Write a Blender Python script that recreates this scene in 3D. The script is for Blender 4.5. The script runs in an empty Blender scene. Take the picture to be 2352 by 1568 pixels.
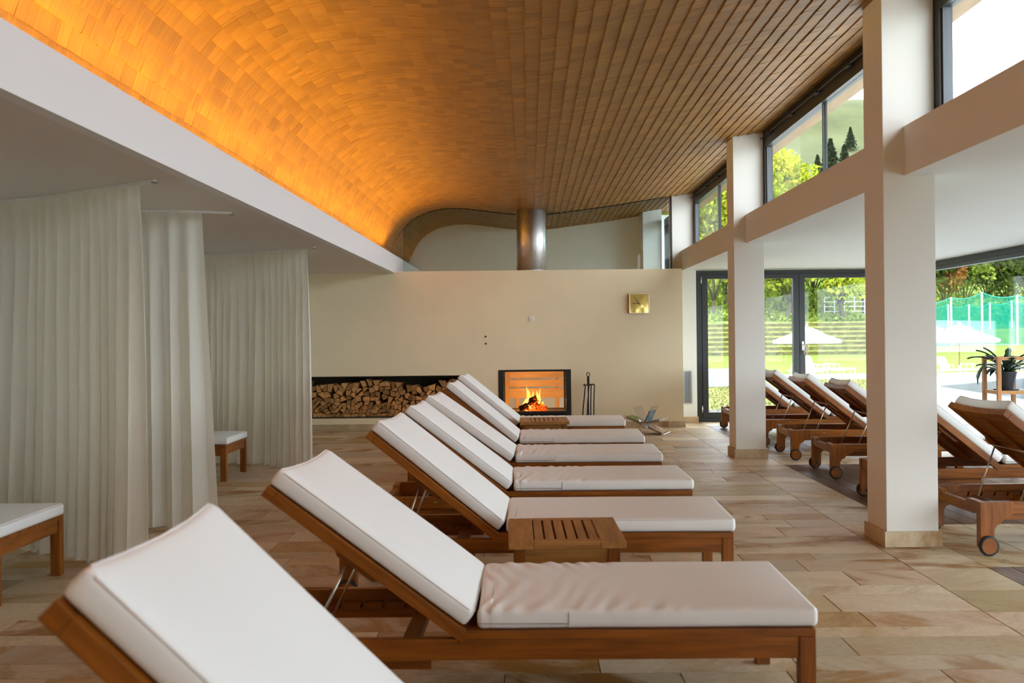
import bpy, bmesh, math, random
import numpy as np
from mathutils import Matrix, Vector, Euler

# ------------------------------------------------------------------ camera
sc = bpy.context.scene
col = sc.collection
FPX, CX, CY, ZC, ROLL = 2150.0, 1215.0, 771.0, 1.347, 0.0105   # frame 2352 x 1568
cam = bpy.data.cameras.new('camera')
camo = bpy.data.objects.new('camera', cam)
col.objects.link(camo)
cam.sensor_width = 36.0
cam.lens = FPX / 2352.0 * 36.0
cam.shift_x = -(CX - 1176.0) / 2352.0
cam.shift_y = -(784.0 - CY) / 2352.0
cam.clip_start, cam.clip_end = 0.05, 3000
cam.dof.use_dof = True
cam.dof.focus_distance = 10.0
cam.dof.aperture_fstop = 4.0
camo.matrix_world = (Matrix.Translation((0, 0, ZC)) @ Matrix.Rotation(math.pi / 2, 4, 'X')
                     @ Matrix.Rotation(-ROLL, 4, 'Z'))
sc.camera = camo

def proj(X, Y, Z):
    Y = max(Y, 0.05)
    dx, dy = X / Y * FPX, (ZC - Z) / Y * FPX
    return CX + dx + ROLL * dy, CY + dy - ROLL * dx

# ------------------------------------------------------------------ sky, exposure
sc.view_settings.view_transform = 'Standard'
sc.view_settings.look = 'None'
sc.view_settings.gamma = 1.0
sc.view_settings.use_curve_mapping = False
sc.view_settings.exposure = 3.25
world = bpy.data.worlds.new('overcast_sky')
sc.world = world
world.use_nodes = True
wn, wl = world.node_tree.nodes, world.node_tree.links
bg = wn['Background']
bg.inputs['Strength'].default_value = 1.0
wtc = wn.new('ShaderNodeTexCoord')
wnz = wn.new('ShaderNodeTexNoise')
wnz.inputs['Scale'].default_value = 2.2
wnz.inputs['Detail'].default_value = 5
wcr = wn.new('ShaderNodeValToRGB')
wcr.color_ramp.elements[0].position = 0.35
wcr.color_ramp.elements[0].color = (0.63, 0.745, 0.945, 1)
wcr.color_ramp.elements[1].position = 0.65
wcr.color_ramp.elements[1].color = (0.92, 0.955, 1.0, 1)
wl.new(wtc.outputs['Generated'], wnz.inputs['Vector'])
wl.new(wnz.outputs['Fac'], wcr.inputs['Fac'])
wl.new(wcr.outputs['Color'], bg.inputs['Color'])
sc.cycles.max_bounces = 8
sc.cycles.diffuse_bounces = 5
sc.cycles.use_light_tree = False
sc.cycles.glossy_bounces = 3
sc.cycles.transmission_bounces = 6
sc.cycles.transparent_max_bounces = 12
sc.cycles.use_adaptive_sampling = True
sc.cycles.adaptive_threshold = 0.035
sc.cycles.caustics_reflective = False
sc.cycles.caustics_refractive = False
sc.cycles.sample_clamp_indirect = 6.0

def portal(name, loc, rot, sx, sy):
    # sky portal: emits nothing, only tells the renderer where the windows are
    l = bpy.data.lights.new(name, 'AREA')
    l.shape = 'RECTANGLE'
    l.size, l.size_y = sx, sy
    l.cycles.is_portal = True
    o = bpy.data.objects.new(name, l)
    col.objects.link(o)
    o.location = loc
    o.rotation_euler = rot
    return o

H = math.pi / 2
portal('sky_portal_side', (5.80, 5.8, 1.15), (0, H, 0), 2.3, 17.0)
portal('sky_portal_far', (4.1, 14.55, 1.15), (-H, 0, 0), 3.1, 2.3)
portal('sky_portal_rear', (4.0, -5.35, 1.15), (H, 0, 0), 3.2, 2.3)
portal('sky_portal_far_room', (2.45, 15.42, 1.15), (0, H, 0), 2.0, 1.6)
portal('sky_portal_clerestory', (2.72, 5.6, 3.08), (0, H, 0), 0.9, 22.0)

# ------------------------------------------------------------------ helpers
rng = random.Random(7)

def link(o, parent=None):
    col.objects.link(o)
    if parent is not None:
        o.parent = parent
    return o

def empty(name, loc=(0, 0, 0), rz=0.0, parent=None):
    o = bpy.data.objects.new(name, None)
    o.empty_display_size = 0.1
    o.location = loc
    o.rotation_euler = (0, 0, rz)
    return link(o, parent)

def tag(o, label=None, cat=None, group=None, kind=None):
    if label: o['label'] = label
    if cat: o['category'] = cat
    if group: o['group'] = group
    if kind: o['kind'] = kind
    return o

class MB:
    """collects geometry for ONE mesh"""
    def __init__(self):
        self.v, self.f = [], []
    def add(self, vs, fs):
        n = len(self.v)
        self.v += [tuple(p) for p in vs]
        self.f += [tuple(i + n for i in q) for q in fs]
        return self
    def box(self, x0, x1, y0, y1, z0, z1):
        return self.add([(x0, y0, z0), (x1, y0, z0), (x1, y1, z0), (x0, y1, z0),
                         (x0, y0, z1), (x1, y0, z1), (x1, y1, z1), (x0, y1, z1)],
                        [(3, 2, 1, 0), (4, 5, 6, 7), (0, 1, 5, 4), (1, 2, 6, 5), (2, 3, 7, 6), (3, 0, 4, 7)])
    def prism(self, pts, axis, a0, a1):
        """pts: 2D polygon; axis 'x' -> pts are (y,z); 'y' -> (x,z); 'z' -> (x,y)"""
        n = len(pts)
        def P(p, a):
            return {'x': (a, p[0], p[1]), 'y': (p[0], a, p[1]), 'z': (p[0], p[1], a)}[axis]
        vs = [P(p, a0) for p in pts] + [P(p, a1) for p in pts]
        fs = [tuple(range(n - 1, -1, -1)), tuple(range(n, 2 * n))]
        fs += [(i, (i + 1) % n, (i + 1) % n + n, i + n) for i in range(n)]
        return self.add(vs, fs)
    def tube(self, path, r, n=8, closed=False):
        path = [Vector(p) for p in path]
        m = len(path)
        rr = r if isinstance(r, (list, tuple)) else [r] * m
        rings, up = [], None
        for i, p in enumerate(path):
            a = path[(i - 1) % m] if (closed or i > 0) else p
            b = path[(i + 1) % m] if (closed or i < m - 1) else p
            t = (b - a).normalized()
            if up is None:
                up = Vector((0, 0, 1)) if abs(t.z) < 0.9 else Vector((1, 0, 0))
            s = t.cross(up)
            if s.length < 1e-6:
                up = Vector((0, 1, 0)); s = t.cross(up)
            s.normalize()
            up = s.cross(t).normalized()
            rings.append([p + (s * math.cos(k * 2 * math.pi / n) + up * math.sin(k * 2 * math.pi / n)) * rr[i] for k in range(n)])
        vs = [v for ring in rings for v in ring]
        fs = []
        for i in range(m if closed else m - 1):
            j = (i + 1) % m
            for k in range(n):
                fs.append((i * n + k, i * n + (k + 1) % n, j * n + (k + 1) % n, j * n + k))
        if not closed:
            fs.append(tuple(range(n - 1, -1, -1)))
            fs.append(tuple((m - 1) * n + k for k in range(n)))
        return self.add(vs, fs)
    def lathe(self, prof, c=(0, 0, 0), n=24, axis='z', cap=True):
        vs, fs = [], []
        for r, a in prof:
            for k in range(n):
                t = 2 * math.pi * k / n
                if axis == 'z': vs.append((c[0] + r * math.cos(t), c[1] + r * math.sin(t), c[2] + a))
                elif axis == 'y': vs.append((c[0] + r * math.cos(t), c[1] + a, c[2] + r * math.sin(t)))
        for i in range(len(prof) - 1):
            for k in range(n):
                fs.append((i * n + k, i * n + (k + 1) % n, (i + 1) * n + (k + 1) % n, (i + 1) * n + k))
        if cap:
            fs.append(tuple(range(n - 1, -1, -1)))
            fs.append(tuple((len(prof) - 1) * n + k for k in range(n)))
        return self.add(vs, fs)
    def mesh(self, name, mat, bevel=0.0, smooth=False, rnd=None):
        me = bpy.data.meshes.new(name)
        me.from_pydata(self.v, [], self.f)
        if bevel > 0 or True:
            bm = bmesh.new()
            bm.from_mesh(me)
            bmesh.ops.recalc_face_normals(bm, faces=bm.faces)
            if bevel > 0:
                bmesh.ops.bevel(bm, geom=[e for e in bm.edges if e.calc_face_angle(0) > 0.5], offset=bevel,
                                segments=2, affect='EDGES', profile=0.6)
            bm.to_mesh(me)
            bm.free()
        if smooth:
            for p in me.polygons: p.use_smooth = True
        if rnd is not None:
            at = me.attributes.new('rnd', 'FLOAT', 'POINT')
            at.data.foreach_set('value', [rnd] * len(me.vertices))
        if mat is not None:
            me.materials.append(mat)
        return me
    def build(self, name, mat, parent=None, loc=(0, 0, 0), rot=(0, 0, 0), bevel=0.0, smooth=False, rnd=None):
        o = bpy.data.objects.new(name, self.mesh(name, mat, bevel, smooth, rnd))
        o.location = loc
        o.rotation_euler = rot
        return link(o, parent)

def inst(name, me, parent=None, loc=(0, 0, 0), rot=(0, 0, 0)):
    o = bpy.data.objects.new(name, me)
    o.location = loc
    o.rotation_euler = rot
    return link(o, parent)

def np_mesh(name, verts, quads, mat, rnd=None):
    me = bpy.data.meshes.new(name)
    nv, nq, k = len(verts), len(quads), quads.shape[1]
    me.vertices.add(nv)
    me.vertices.foreach_set('co', np.asarray(verts, dtype=np.float32).ravel())
    me.loops.add(nq * k)
    me.loops.foreach_set('vertex_index', np.asarray(quads, dtype=np.int32).ravel())
    me.polygons.add(nq)
    me.polygons.foreach_set('loop_start', np.arange(0, nq * k, k, dtype=np.int32))
    me.polygons.foreach_set('loop_total', np.full(nq, k, dtype=np.int32))
    if rnd is not None:
        at = me.attributes.new('rnd', 'FLOAT', 'POINT')
        at.data.foreach_set('value', np.asarray(rnd, dtype=np.float32))
    me.update()
    me.validate()
    me.shade_flat()
    me.materials.append(mat)
    return me

# ------------------------------------------------------------------ materials
def srgb(r, g, b):
    f = lambda c: (c / 255 / 12.92) if c / 255 <= 0.04045 else ((c / 255 + 0.055) / 1.055) ** 2.4
    return (f(r), f(g), f(b), 1)

class Nodes:
    def __init__(self, name):
        self.m = bpy.data.materials.new(name)
        self.m.use_nodes = True
        self.n, self.l = self.m.node_tree.nodes, self.m.node_tree.links
        self.b = self.n['Principled BSDF']
        self.out = self.n['Material Output']
    def new(self, t, **kw):
        x = self.n.new(t)
        for k, v in kw.items():
            if k in x.inputs.keys(): x.inputs[k].default_value = v
            else: setattr(x, k, v)
        return x
    def link(self, a, b): self.l.new(a, b)
    def ramp(self, fac, stops):
        r = self.n.new('ShaderNodeValToRGB')
        e = r.color_ramp.elements
        while len(e) < len(stops): e.new(0.5)
        for i, (p, c) in enumerate(stops):
            e[i].position = p
            e[i].color = c if len(c) == 4 else (*c, 1)
        self.l.new(fac, r.inputs['Fac'])
        return r.outputs['Color']
    def bump(self, h, strength=0.2, dist=0.01):
        b = self.new('ShaderNodeBump', Strength=strength, Distance=dist)
        self.l.new(h, b.inputs['Height'])
        self.l.new(b.outputs['Normal'], self.b.inputs['Normal'])
    def noise(self, vec, scale, detail=4, rough=0.55):
        t = self.new('ShaderNodeTexNoise', Scale=scale, Detail=detail, Roughness=rough)
        if vec is not None: self.l.new(vec, t.inputs['Vector'])
        return t.outputs['Fac']
    def mapping(self, vec, scale=(1, 1, 1), loc=(0, 0, 0), rot=(0, 0, 0)):
        mp = self.n.new('ShaderNodeMapping')
        mp.inputs['Scale'].default_value = scale
        mp.inputs['Location'].default_value = loc
        mp.inputs['Rotation'].default_value = rot
        self.l.new(vec, mp.inputs['Vector'])
        return mp.outputs['Vector']
    def coord(self, which='Object'):
        return self.new('ShaderNodeTexCoord').outputs[which]
    def pos(self):
        return self.new('ShaderNodeNewGeometry').outputs['Position']
    def attr(self, name='rnd'):
        a = self.n.new('ShaderNodeAttribute')
        a.attribute_name = name
        return a.outputs['Fac']
    def math(self, op, a, b=None):
        m = self.n.new('ShaderNodeMath')
        m.operation = op
        for i, x in enumerate((a, b)):
            if x is None: continue
            if isinstance(x, (int, float)): m.inputs[i].default_value = x
            else: self.l.new(x, m.inputs[i])
        return m.outputs[0]
    def mix(self, fac, a, b, blend='MIX'):
        m = self.n.new('ShaderNodeMix')
        m.data_type = 'RGBA'
        m.blend_type = blend
        for s, x in (('Factor', fac), ('A', a), ('B', b)):
            sock = [i for i in m.inputs if i.name == s and (i.type == 'RGBA' if s != 'Factor' else i.type == 'VALUE')][0]
            if isinstance(x, (int, float)): sock.default_value = x
            elif isinstance(x, tuple): sock.default_value = x if len(x) == 4 else (*x, 1)
            else: self.l.new(x, sock)
        return [o for o in m.outputs if o.type == 'RGBA'][0]

def plain(name, c, rough=0.6, metal=0.0, spec=None, noise=0.0, nscale=8.0, bump=0.0, bscale=80.0):
    n = Nodes(name)
    c = c if len(c) == 4 else (*c, 1)
    n.b.inputs['Roughness'].default_value = rough
    n.b.inputs['Metallic'].default_value = metal
    if spec is not None: n.b.inputs['Specular IOR Level'].default_value = spec
    if noise > 0:
        f = n.noise(n.coord(), nscale, 5)
        lo = tuple(x * (1 - noise) for x in c[:3]); hi = tuple(min(1, x * (1 + noise)) for x in c[:3])
        n.link(n.ramp(f, [(0.3, lo), (0.7, hi)]), n.b.inputs['Base Color'])
    else:
        n.b.inputs['Base Color'].default_value = c
    if bump > 0:
        n.bump(n.noise(n.coord(), bscale, 3), bump, 0.004)
    return n.m

def teak(name, axis, c_lo=(0.090, 0.022, 0.002), c_hi=(0.35, 0.112, 0.011), rough=0.42):
    n = Nodes(name)
    v = n.coord()
    oi = n.new('ShaderNodeObjectInfo').outputs['Random']
    off = n.new('ShaderNodeVectorMath', operation='ADD')
    n.link(v, off.inputs[0])
    cmb = n.new('ShaderNodeCombineXYZ')
    for k in 'XYZ': n.link(n.math('MULTIPLY', oi, 13.7), cmb.inputs[k])
    n.link(cmb.outputs[0], off.inputs[1])
    s = {'x': (2.2, 26, 26), 'y': (26, 2.2, 26), 'z': (26, 26, 2.2)}[axis]
    g = n.noise(n.mapping(off.outputs[0], s), 1.6, 6, 0.6)
    s2 = {'x': (1.1, 5, 5), 'y': (5, 1.1, 5), 'z': (5, 5, 1.1)}[axis]
    b = n.noise(n.mapping(off.outputs[0], s2), 1.5, 3)
    f = n.math('ADD', n.math('MULTIPLY', g, 0.6), n.math('MULTIPLY', b, 0.4))
    mid = tuple((a * 0.45 + b_ * 0.55) for a, b_ in zip(c_lo, c_hi))
    n.link(n.ramp(f, [(0.3, c_lo), (0.5, mid), (0.68, c_hi)]), n.b.inputs['Base Color'])
    n.b.inputs['Roughness'].default_value = rough
    n.b.inputs['Specular IOR Level'].default_value = 0.32
    n.bump(g, 0.12, 0.002)
    return n.m

def emission(name, c, strength):
    n = Nodes(name)
    n.b.inputs['Base Color'].default_value = (0, 0, 0, 1)
    n.b.inputs['Emission Color'].default_value = (*c, 1)
    n.b.inputs['Emission Strength'].default_value = strength
    return n.m

def pane_mat(name, tint=(0.96, 0.98, 0.97), refl=0.07):
    n = Nodes(name)
    n.n.remove(n.b)
    tr = n.new('ShaderNodeBsdfTransparent', Color=(*tint, 1))
    gl = n.new('ShaderNodeBsdfGlossy', Roughness=0.0)
    mx = n.n.new('ShaderNodeMixShader')
    lw = n.new('ShaderNodeLayerWeight', Blend=0.5)
    n.link(n.math('ADD', n.math('MULTIPLY', n.math('POWER', lw.outputs['Facing'], 5.0), 0.45), 0.02), mx.inputs[0])
    n.link(tr.outputs[0], mx.inputs[1]); n.link(gl.outputs[0], mx.inputs[2])
    n.link(mx.outputs[0], n.out.inputs['Surface'])
    return n.m

M = {}
M['paint'] = plain('white_wall_paint', (0.80, 0.79, 0.73), 0.85, bump=0.05, bscale=220)
M['soffit'] = plain('soffit_paint', (0.74, 0.715, 0.67), 0.9)
M['beam'] = plain('beam_paint', (0.79, 0.815, 0.82), 0.85)
M['cream'] = plain('cream_wall_paint', (0.86, 0.75, 0.51), 0.85, noise=0.03, nscale=2.0, bump=0.05, bscale=260)
M['render'] = plain('rough_render', (0.88, 0.89, 0.87), 0.95, bump=0.6, bscale=60)
M['grout'] = plain('grout', (0.10, 0.085, 0.06), 0.9)
M['frame'] = plain('anthracite_frame', (0.022, 0.024, 0.023), 0.45)
M['black'] = plain('black_steel', (0.006, 0.006, 0.006), 0.4)
M['iron'] = plain('wrought_iron', (0.008, 0.008, 0.008), 0.5, bump=0.2)
M['bead'] = plain('aluminium_bead', (0.55, 0.57, 0.58), 0.35, metal=0.8)
M['bead_grey'] = plain('grey_glazing_bead', (0.10, 0.11, 0.12), 0.5)
M['steel'] = plain('support_rod_steel', (0.62, 0.58, 0.50), 0.3, metal=1.0)
M['chrome'] = plain('handle_metal', (0.75, 0.75, 0.75), 0.25, metal=1.0)
M['rubber'] = plain('black_rubber', (0.012, 0.012, 0.012), 0.6)
M['brass'] = plain('brass_plate', (0.25, 0.17, 0.05), 0.5, metal=0.3)
M['white'] = plain('white_plastic', (0.85, 0.84, 0.81), 0.4)
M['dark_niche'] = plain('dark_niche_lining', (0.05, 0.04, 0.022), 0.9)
M['glass'] = pane_mat('window_glass')
M['partition'] = pane_mat('shade_tint_partition_glass', tint=(0.77, 0.82, 0.80))  # grey-green tint stands in for the unlit shade of the vault behind
M['fire_glass'] = pane_mat('fireplace_glass', tint=(0.95, 0.92, 0.87))
M['teak_x'], M['teak_y'], M['teak_z'] = teak('teak_along_length', 'x'), teak('teak_across', 'y'), teak('teak_upright', 'z')
M['table_x'] = teak('table_teak_x', 'x', (0.17, 0.062, 0.010), (0.46, 0.215, 0.050))
M['table_y'] = teak('table_teak_y', 'y', (0.17, 0.062, 0.010), (0.46, 0.215, 0.050))
M['pale_x'] = teak('pale_pine', 'x', (0.42, 0.24, 0.10), (0.70, 0.46, 0.24))
M['pale_z'] = teak('pale_pine_upright', 'z', (0.42, 0.24, 0.10), (0.70, 0.46, 0.24))
M['stand_z'] = teak('plant_stand_wood', 'z', (0.25, 0.10, 0.025), (0.50, 0.24, 0.07))
M['soffit_wood'] = teak('eaves_boards', 'y', (0.14, 0.08, 0.035), (0.27, 0.17, 0.08), 0.6)

def m_cushion():
    n = Nodes('white_cushion_cover')
    v = n.coord()
    n.b.inputs['Base Color'].default_value = (0.79, 0.80, 0.765, 1)
    n.b.inputs['Roughness'].default_value = 0.5
    n.b.inputs['Specular IOR Level'].default_value = 0.35
    n.b.inputs['Sheen Weight'].default_value = 0.1
    n.bump(n.noise(v, 14, 4), 0.10, 0.01)
    return n.m
M['cushion'] = m_cushion()
M['piping'] = plain('cushion_piping', (0.70, 0.675, 0.63), 0.6)
M['zip'] = plain('grey_zip', (0.33, 0.32, 0.31), 0.5)

def m_curtain():
    n = Nodes('sheer_white_curtain')
    n.n.remove(n.b)
    v = n.coord()
    w = n.noise(n.mapping(v, (300, 300, 300)), 1.0, 1)
    c = n.ramp(w, [(0.3, (0.80, 0.785, 0.69)), (0.7, (0.90, 0.88, 0.78))])
    d = n.new('ShaderNodeBsdfDiffuse'); n.link(c, d.inputs['Color'])
    t = n.new('ShaderNodeBsdfTranslucent'); n.link(c, t.inputs['Color'])
    p = n.new('ShaderNodeBsdfTransparent')
    m1 = n.n.new('ShaderNodeMixShader'); m1.inputs[0].default_value = 0.38
    m2 = n.n.new('ShaderNodeMixShader'); m2.inputs[0].default_value = 0.10
    n.link(d.outputs[0], m1.inputs[1]); n.link(t.outputs[0], m1.inputs[2])
    n.link(m1.outputs[0], m2.inputs[1]); n.link(p.outputs[0], m2.inputs[2])
    n.link(m2.outputs[0], n.out.inputs['Surface'])
    return n.m
M['curtain'] = m_curtain()

def m_tile():
    n = Nodes('sandstone_tile')
    r = n.attr('rnd')
    p = n.pos()
    cmb = n.n.new('ShaderNodeCombineXYZ')
    n.link(n.math('MULTIPLY', r, 91.0), cmb.inputs['X']); n.link(n.math('MULTIPLY', r, 37.0), cmb.inputs['Y'])
    n.link(n.math('MULTIPLY', r, 53.0), cmb.inputs['Z'])
    ad = n.new('ShaderNodeVectorMath', operation='ADD')
    n.link(p, ad.inputs[0]); n.link(cmb.outputs[0], ad.inputs[1])
    rot = n.new('ShaderNodeVectorRotate', rotation_type='Z_AXIS')
    n.link(ad.outputs[0], rot.inputs['Vector'])
    n.link(n.math('ADD', n.math('MULTIPLY', r, 2.2), -1.1), rot.inputs['Angle'])
    veins = n.noise(n.mapping(rot.outputs[0], (1.5, 4.2, 1)), 1.2, 7, 0.62)
    fine = n.noise(n.mapping(ad.outputs[0], (4, 7, 3)), 9, 5, 0.65)
    r2 = n.math('FRACT', n.math('MULTIPLY', r, 17.31))
    base = n.ramp(r2, [(0.0, (0.430, 0.345, 0.185)), (0.2, (0.640, 0.535, 0.350)), (0.40, (0.490, 0.405, 0.285)),
                       (0.58, (0.560, 0.405, 0.265)), (0.8, (0.700, 0.600, 0.420)), (1.0, (0.480, 0.305, 0.115))])
    vein_c = n.ramp(n.math('FRACT', n.math('MULTIPLY', r, 5.77)), [(0.0, (0.27, 0.120, 0.024)), (1.0, (0.42, 0.225, 0.058))])
    vf = n.ramp(veins, [(0.45, (0, 0, 0)), (0.60, (1, 1, 1))])
    amt = n.ramp(n.math('FRACT', n.math('MULTIPLY', r, 9.13)), [(0.15, (0.2, 0.2, 0.2)), (0.8, (1, 1, 1))])
    c = n.mix(n.math('MULTIPLY', vf, amt), base, vein_c)
    # rare rust-brown blooms
    rust = n.ramp(n.noise(rot.outputs[0], 5.0, 6, 0.7), [(0.60, (0, 0, 0)), (0.68, (1, 1, 1))])
    rare = n.math('GREATER_THAN', n.math('FRACT', n.math('MULTIPLY', r, 23.7)), 0.86)
    c = n.mix(n.math('MULTIPLY', n.math('MULTIPLY', rust, rare), 0.8), c, (0.17, 0.075, 0.025))
    c = n.mix(0.35, c, n.ramp(fine, [(0.3, (0.5, 0.5, 0.5)), (0.7, (1.35, 1.3, 1.25))]), 'MULTIPLY')
    n.link(c, n.b.inputs['Base Color'])
    n.b.inputs['Roughness'].default_value = 0.48
    n.b.inputs['Specular IOR Level'].default_value = 0.32
    n.bump(fine, 0.08, 0.003)
    return n.m
M['tile'] = m_tile()

def m_plank():
    n = Nodes('brown_parquet')
    r = n.attr('rnd')
    p = n.pos()
    cmb = n.n.new('ShaderNodeCombineXYZ')
    n.link(n.math('MULTIPLY', r, 71.0), cmb.inputs['X']); n.link(n.math('MULTIPLY', r, 29.0), cmb.inputs['Y'])
    ad = n.new('ShaderNodeVectorMath', operation='ADD')
    n.link(p, ad.inputs[0]); n.link(cmb.outputs[0], ad.inputs[1])
    g = n.noise(n.mapping(ad.outputs[0], (30, 2, 1)), 1.5, 6, 0.6)
    c = n.ramp(g, [(0.3, (0.060, 0.030, 0.014)), (0.7, (0.165, 0.088, 0.042))])
    c = n.mix(0.5, c, n.ramp(r, [(0, (0.7, 0.7, 0.7)), (1, (1.3, 1.25, 1.2))]), 'MULTIPLY')
    n.link(c, n.b.inputs['Base Color'])
    n.b.inputs['Roughness'].default_value = 0.42
    n.b.inputs['Specular IOR Level'].default_value = 0.3
    n.bump(g, 0.06, 0.002)
    return n.m
M['plank'] = m_plank()

def m_shingle():
    n = Nodes('cedar_shingle')
    r = n.attr('rnd')
    p = n.pos()
    cmb = n.n.new('ShaderNodeCombineXYZ')
    n.link(n.math('MULTIPLY', r, 71.0), cmb.inputs['X']); n.link(n.math('MULTIPLY', r, 29.0), cmb.inputs['Y'])
    ad = n.new('ShaderNodeVectorMath', operation='ADD')
    n.link(p, ad.inputs[0]); n.link(cmb.outputs[0], ad.inputs[1])
    g = n.noise(n.mapping(ad.outputs[0], (3.5, 110, 3.5)), 1.0, 5, 0.6)
    c = n.ramp(g, [(0.25, (0.225, 0.100, 0.012)), (0.55, (0.325, 0.152, 0.021)), (0.8, (0.405, 0.200, 0.032))])
    tone = n.ramp(r, [(0.0, (0.80, 0.77, 0.73)), (0.35, (0.95, 0.94, 0.93)), (0.75, (1.03, 1.02, 1.0)), (1.0, (1.16, 1.14, 1.08))])
    c = n.mix(1.0, c, tone, 'MULTIPLY')
    n.link(c, n.b.inputs['Base Color'])
    n.b.inputs['Roughness'].default_value = 0.55
    n.bump(g, 0.18, 0.004)
    return n.m
M['shingle'] = m_shingle()

def m_log(name, lo, hi):
    n = Nodes(name)
    v = n.coord()
    oi = n.new('ShaderNodeObjectInfo').outputs['Random']
    g = n.noise(n.mapping(v, (30, 4, 30)), 1.5, 5)
    c = n.ramp(g, [(0.3, lo), (0.7, hi)])
    c = n.mix(1.0, c, n.ramp(oi, [(0, (0.50, 0.44, 0.38)), (0.5, (0.95, 0.9, 0.85)), (1, (1.3, 1.2, 1.1))]), 'MULTIPLY')
    n.link(c, n.b.inputs['Base Color'])
    n.b.inputs['Roughness'].default_value = 0.8
    n.bump(g, 0.3, 0.004)
    return n.m
M['log'] = m_log('split_firewood', (0.36, 0.18, 0.055), (0.64, 0.37, 0.14))

# ------------------------------------------------------------------ dimensions of the room
YB, WT = 13.60, 2.30             # front of fireplace wall, its height
YG, YE = 14.40, 16.50            # glass partition above it, end wall behind
XBM = -1.93                      # face of the left ceiling beam
ZS = 2.277                       # left soffit height
ZR = 2.327                       # right aisle ceiling height
YREAR = -5.2
XGL = 5.65                       # side glazing
COLX0, COLX1, COLD = 2.23, 2.556, 0.33
COLY = [-2.67, 1.60, 5.87, 10.14, 14.41]

def struct(o):
    o['kind'] = 'structure'
    return o

# ------------------------------------------------------------------ floor
floor = struct(MB().box(-5.9, XGL + 0.15, YREAR, YE + 0.2, -0.12, -0.004).build('floor', M['grout']))
tag(floor, 'floor of sandstone tiles with dark wooden inlays under the right-hand loungers')
tiles = []
def add_tile(x0, x1, y0, y1, plank=False):
    g = 0.0020
    tiles.append((x0 + g, x1 - g, y0 + g, y1 - g, plank))
y = YREAR
tr = random.Random(21)
while y < YB + 0.1:
    h = tr.choice([0.145, 0.17, 0.20, 0.235, 0.27, 0.30, 0.34])
    x = -5.6 + tr.random() * 0.4
    prev = -5.6
    while prev < 2.17:
        L = tr.uniform(0.35, 1.0)
        nx = prev + L
        if 2.17 - nx < 0.25: nx = 2.17
        add_tile(prev, nx, y, min(y + h, YB + 0.1))
        prev = nx
    y += h
y = YREAR
while y < 14.3:
    h = tr.uniform(0.30, 0.52)
    add_tile(2.17, 2.60, y, min(y + h, 14.3)); y += h
strips = [(-3.2, -2.05), (1.08, 2.27), (5.35, 6.54), (9.59, 10.65), (13.75, 14.3)]
for (a, b) in strips:
    x = 2.60
    while x < XGL:
        w = tr.uniform(0.28, 0.46)
        x1 = min(x + w, XGL)
        if XGL - x1 < 0.12: x1 = XGL
        yy = a
        while yy < b - 1e-6:
            l = tr.uniform(0.45, 0.8)
            y1 = min(yy + l, b)
            if b - y1 < 0.2: y1 = b
            add_tile(x, x1, yy, y1); yy = y1
        x = x1
woods = [(-2.05, 1.08), (2.27, 5.35), (6.54, 9.59), (10.65, 13.75)]
for (a, b) in woods:
    x = 2.60
    while x < XGL - 1e-6:
        x1 = min(x + 0.14, XGL)
        yy = a
        while yy < b - 1e-6:
            l = tr.uniform(0.8, 1.6)
            y1 = min(yy + l, b)
            if b - y1 < 0.3: y1 = b
            add_tile(x, x1, yy, y1, True); yy = y1
        x = x1

def seen_area(c4):
    pts = [proj(*p) for p in c4]
    cx_, cy_ = sum(p[0] for p in pts) / 4, sum(p[1] for p in pts) / 4
    if min(p[1] for p in c4) < 0.4 or not (-20 < cx_ < 2372 and -20 < cy_ < 1588):
        return 0.0
    a = 0
    for i in range(4):
        x0, y0 = pts[i]; x1, y1 = pts[(i + 1) % 4]
        a += x0 * y1 - x1 * y0
    return abs(a) / 2
def split300(items, area):
    order = sorted(range(len(items)), key=lambda i: -area(items[i]))
    vis = [i for i in order if area(items[i]) > 0]
    return vis[:300], [i for i in range(len(items)) if i not in set(vis[:300])]
def build_floor_pieces(kind, mat, pname, sname):
    its = [t for t in tiles if t[4] == kind]
    near, rest = split300(its, lambda t: seen_area([(t[0], t[2], 0), (t[1], t[2], 0), (t[1], t[3], 0), (t[0], t[3], 0)]))
    rr = random.Random(5)
    def tmb(mb, t, ox=0, oy=0):
        b = 0.0015
        x0, x1, y0, y1 = t[0] - ox, t[1] - ox, t[2] - oy, t[3] - oy
        z = rr.uniform(-0.0004, 0.0004)
        vs = [(x0, y0, -0.012), (x1, y0, -0.012), (x1, y1, -0.012), (x0, y1, -0.012),
              (x0, y0, z - b), (x1, y0, z - b), (x1, y1, z - b), (x0, y1, z - b),
              (x0 + b, y0 + b, z), (x1 - b, y0 + b, z), (x1 - b, y1 - b, z), (x0 + b, y1 - b, z)]
        fs = [(8, 9, 10, 11)]
        for i in range(4):
            j = (i + 1) % 4
            fs += [(i, j, j + 4, i + 4), (i + 4, j + 4, j + 8, i + 8)]
        mb.add(vs, fs)
    for i in near:
        t = its[i]
        ox, oy = (t[0] + t[1]) / 2, (t[2] + t[3]) / 2
        mb = MB(); tmb(mb, t, ox, oy)
        mb.build(pname, mat, floor, (ox, oy, 0), rnd=rr.random())
    if rest:
        mb = MB(); rv = []
        for i in rest:
            k = len(mb.v); tmb(mb, its[i]); q = rr.random()
            rv += [q] * (len(mb.v) - k)
        me = bpy.data.meshes.new(sname)
        me.from_pydata(mb.v, [], mb.f)
        at = me.attributes.new('rnd', 'FLOAT', 'POINT'); at.data.foreach_set('value', rv)
        me.materials.append(mat)
        o = inst(sname, me, floor); o['kind'] = 'stuff'
build_floor_pieces(False, M['tile'], 'tile', 'remaining_tiles')
build_floor_pieces(True, M['plank'], 'plank', 'remaining_planks')

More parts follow.
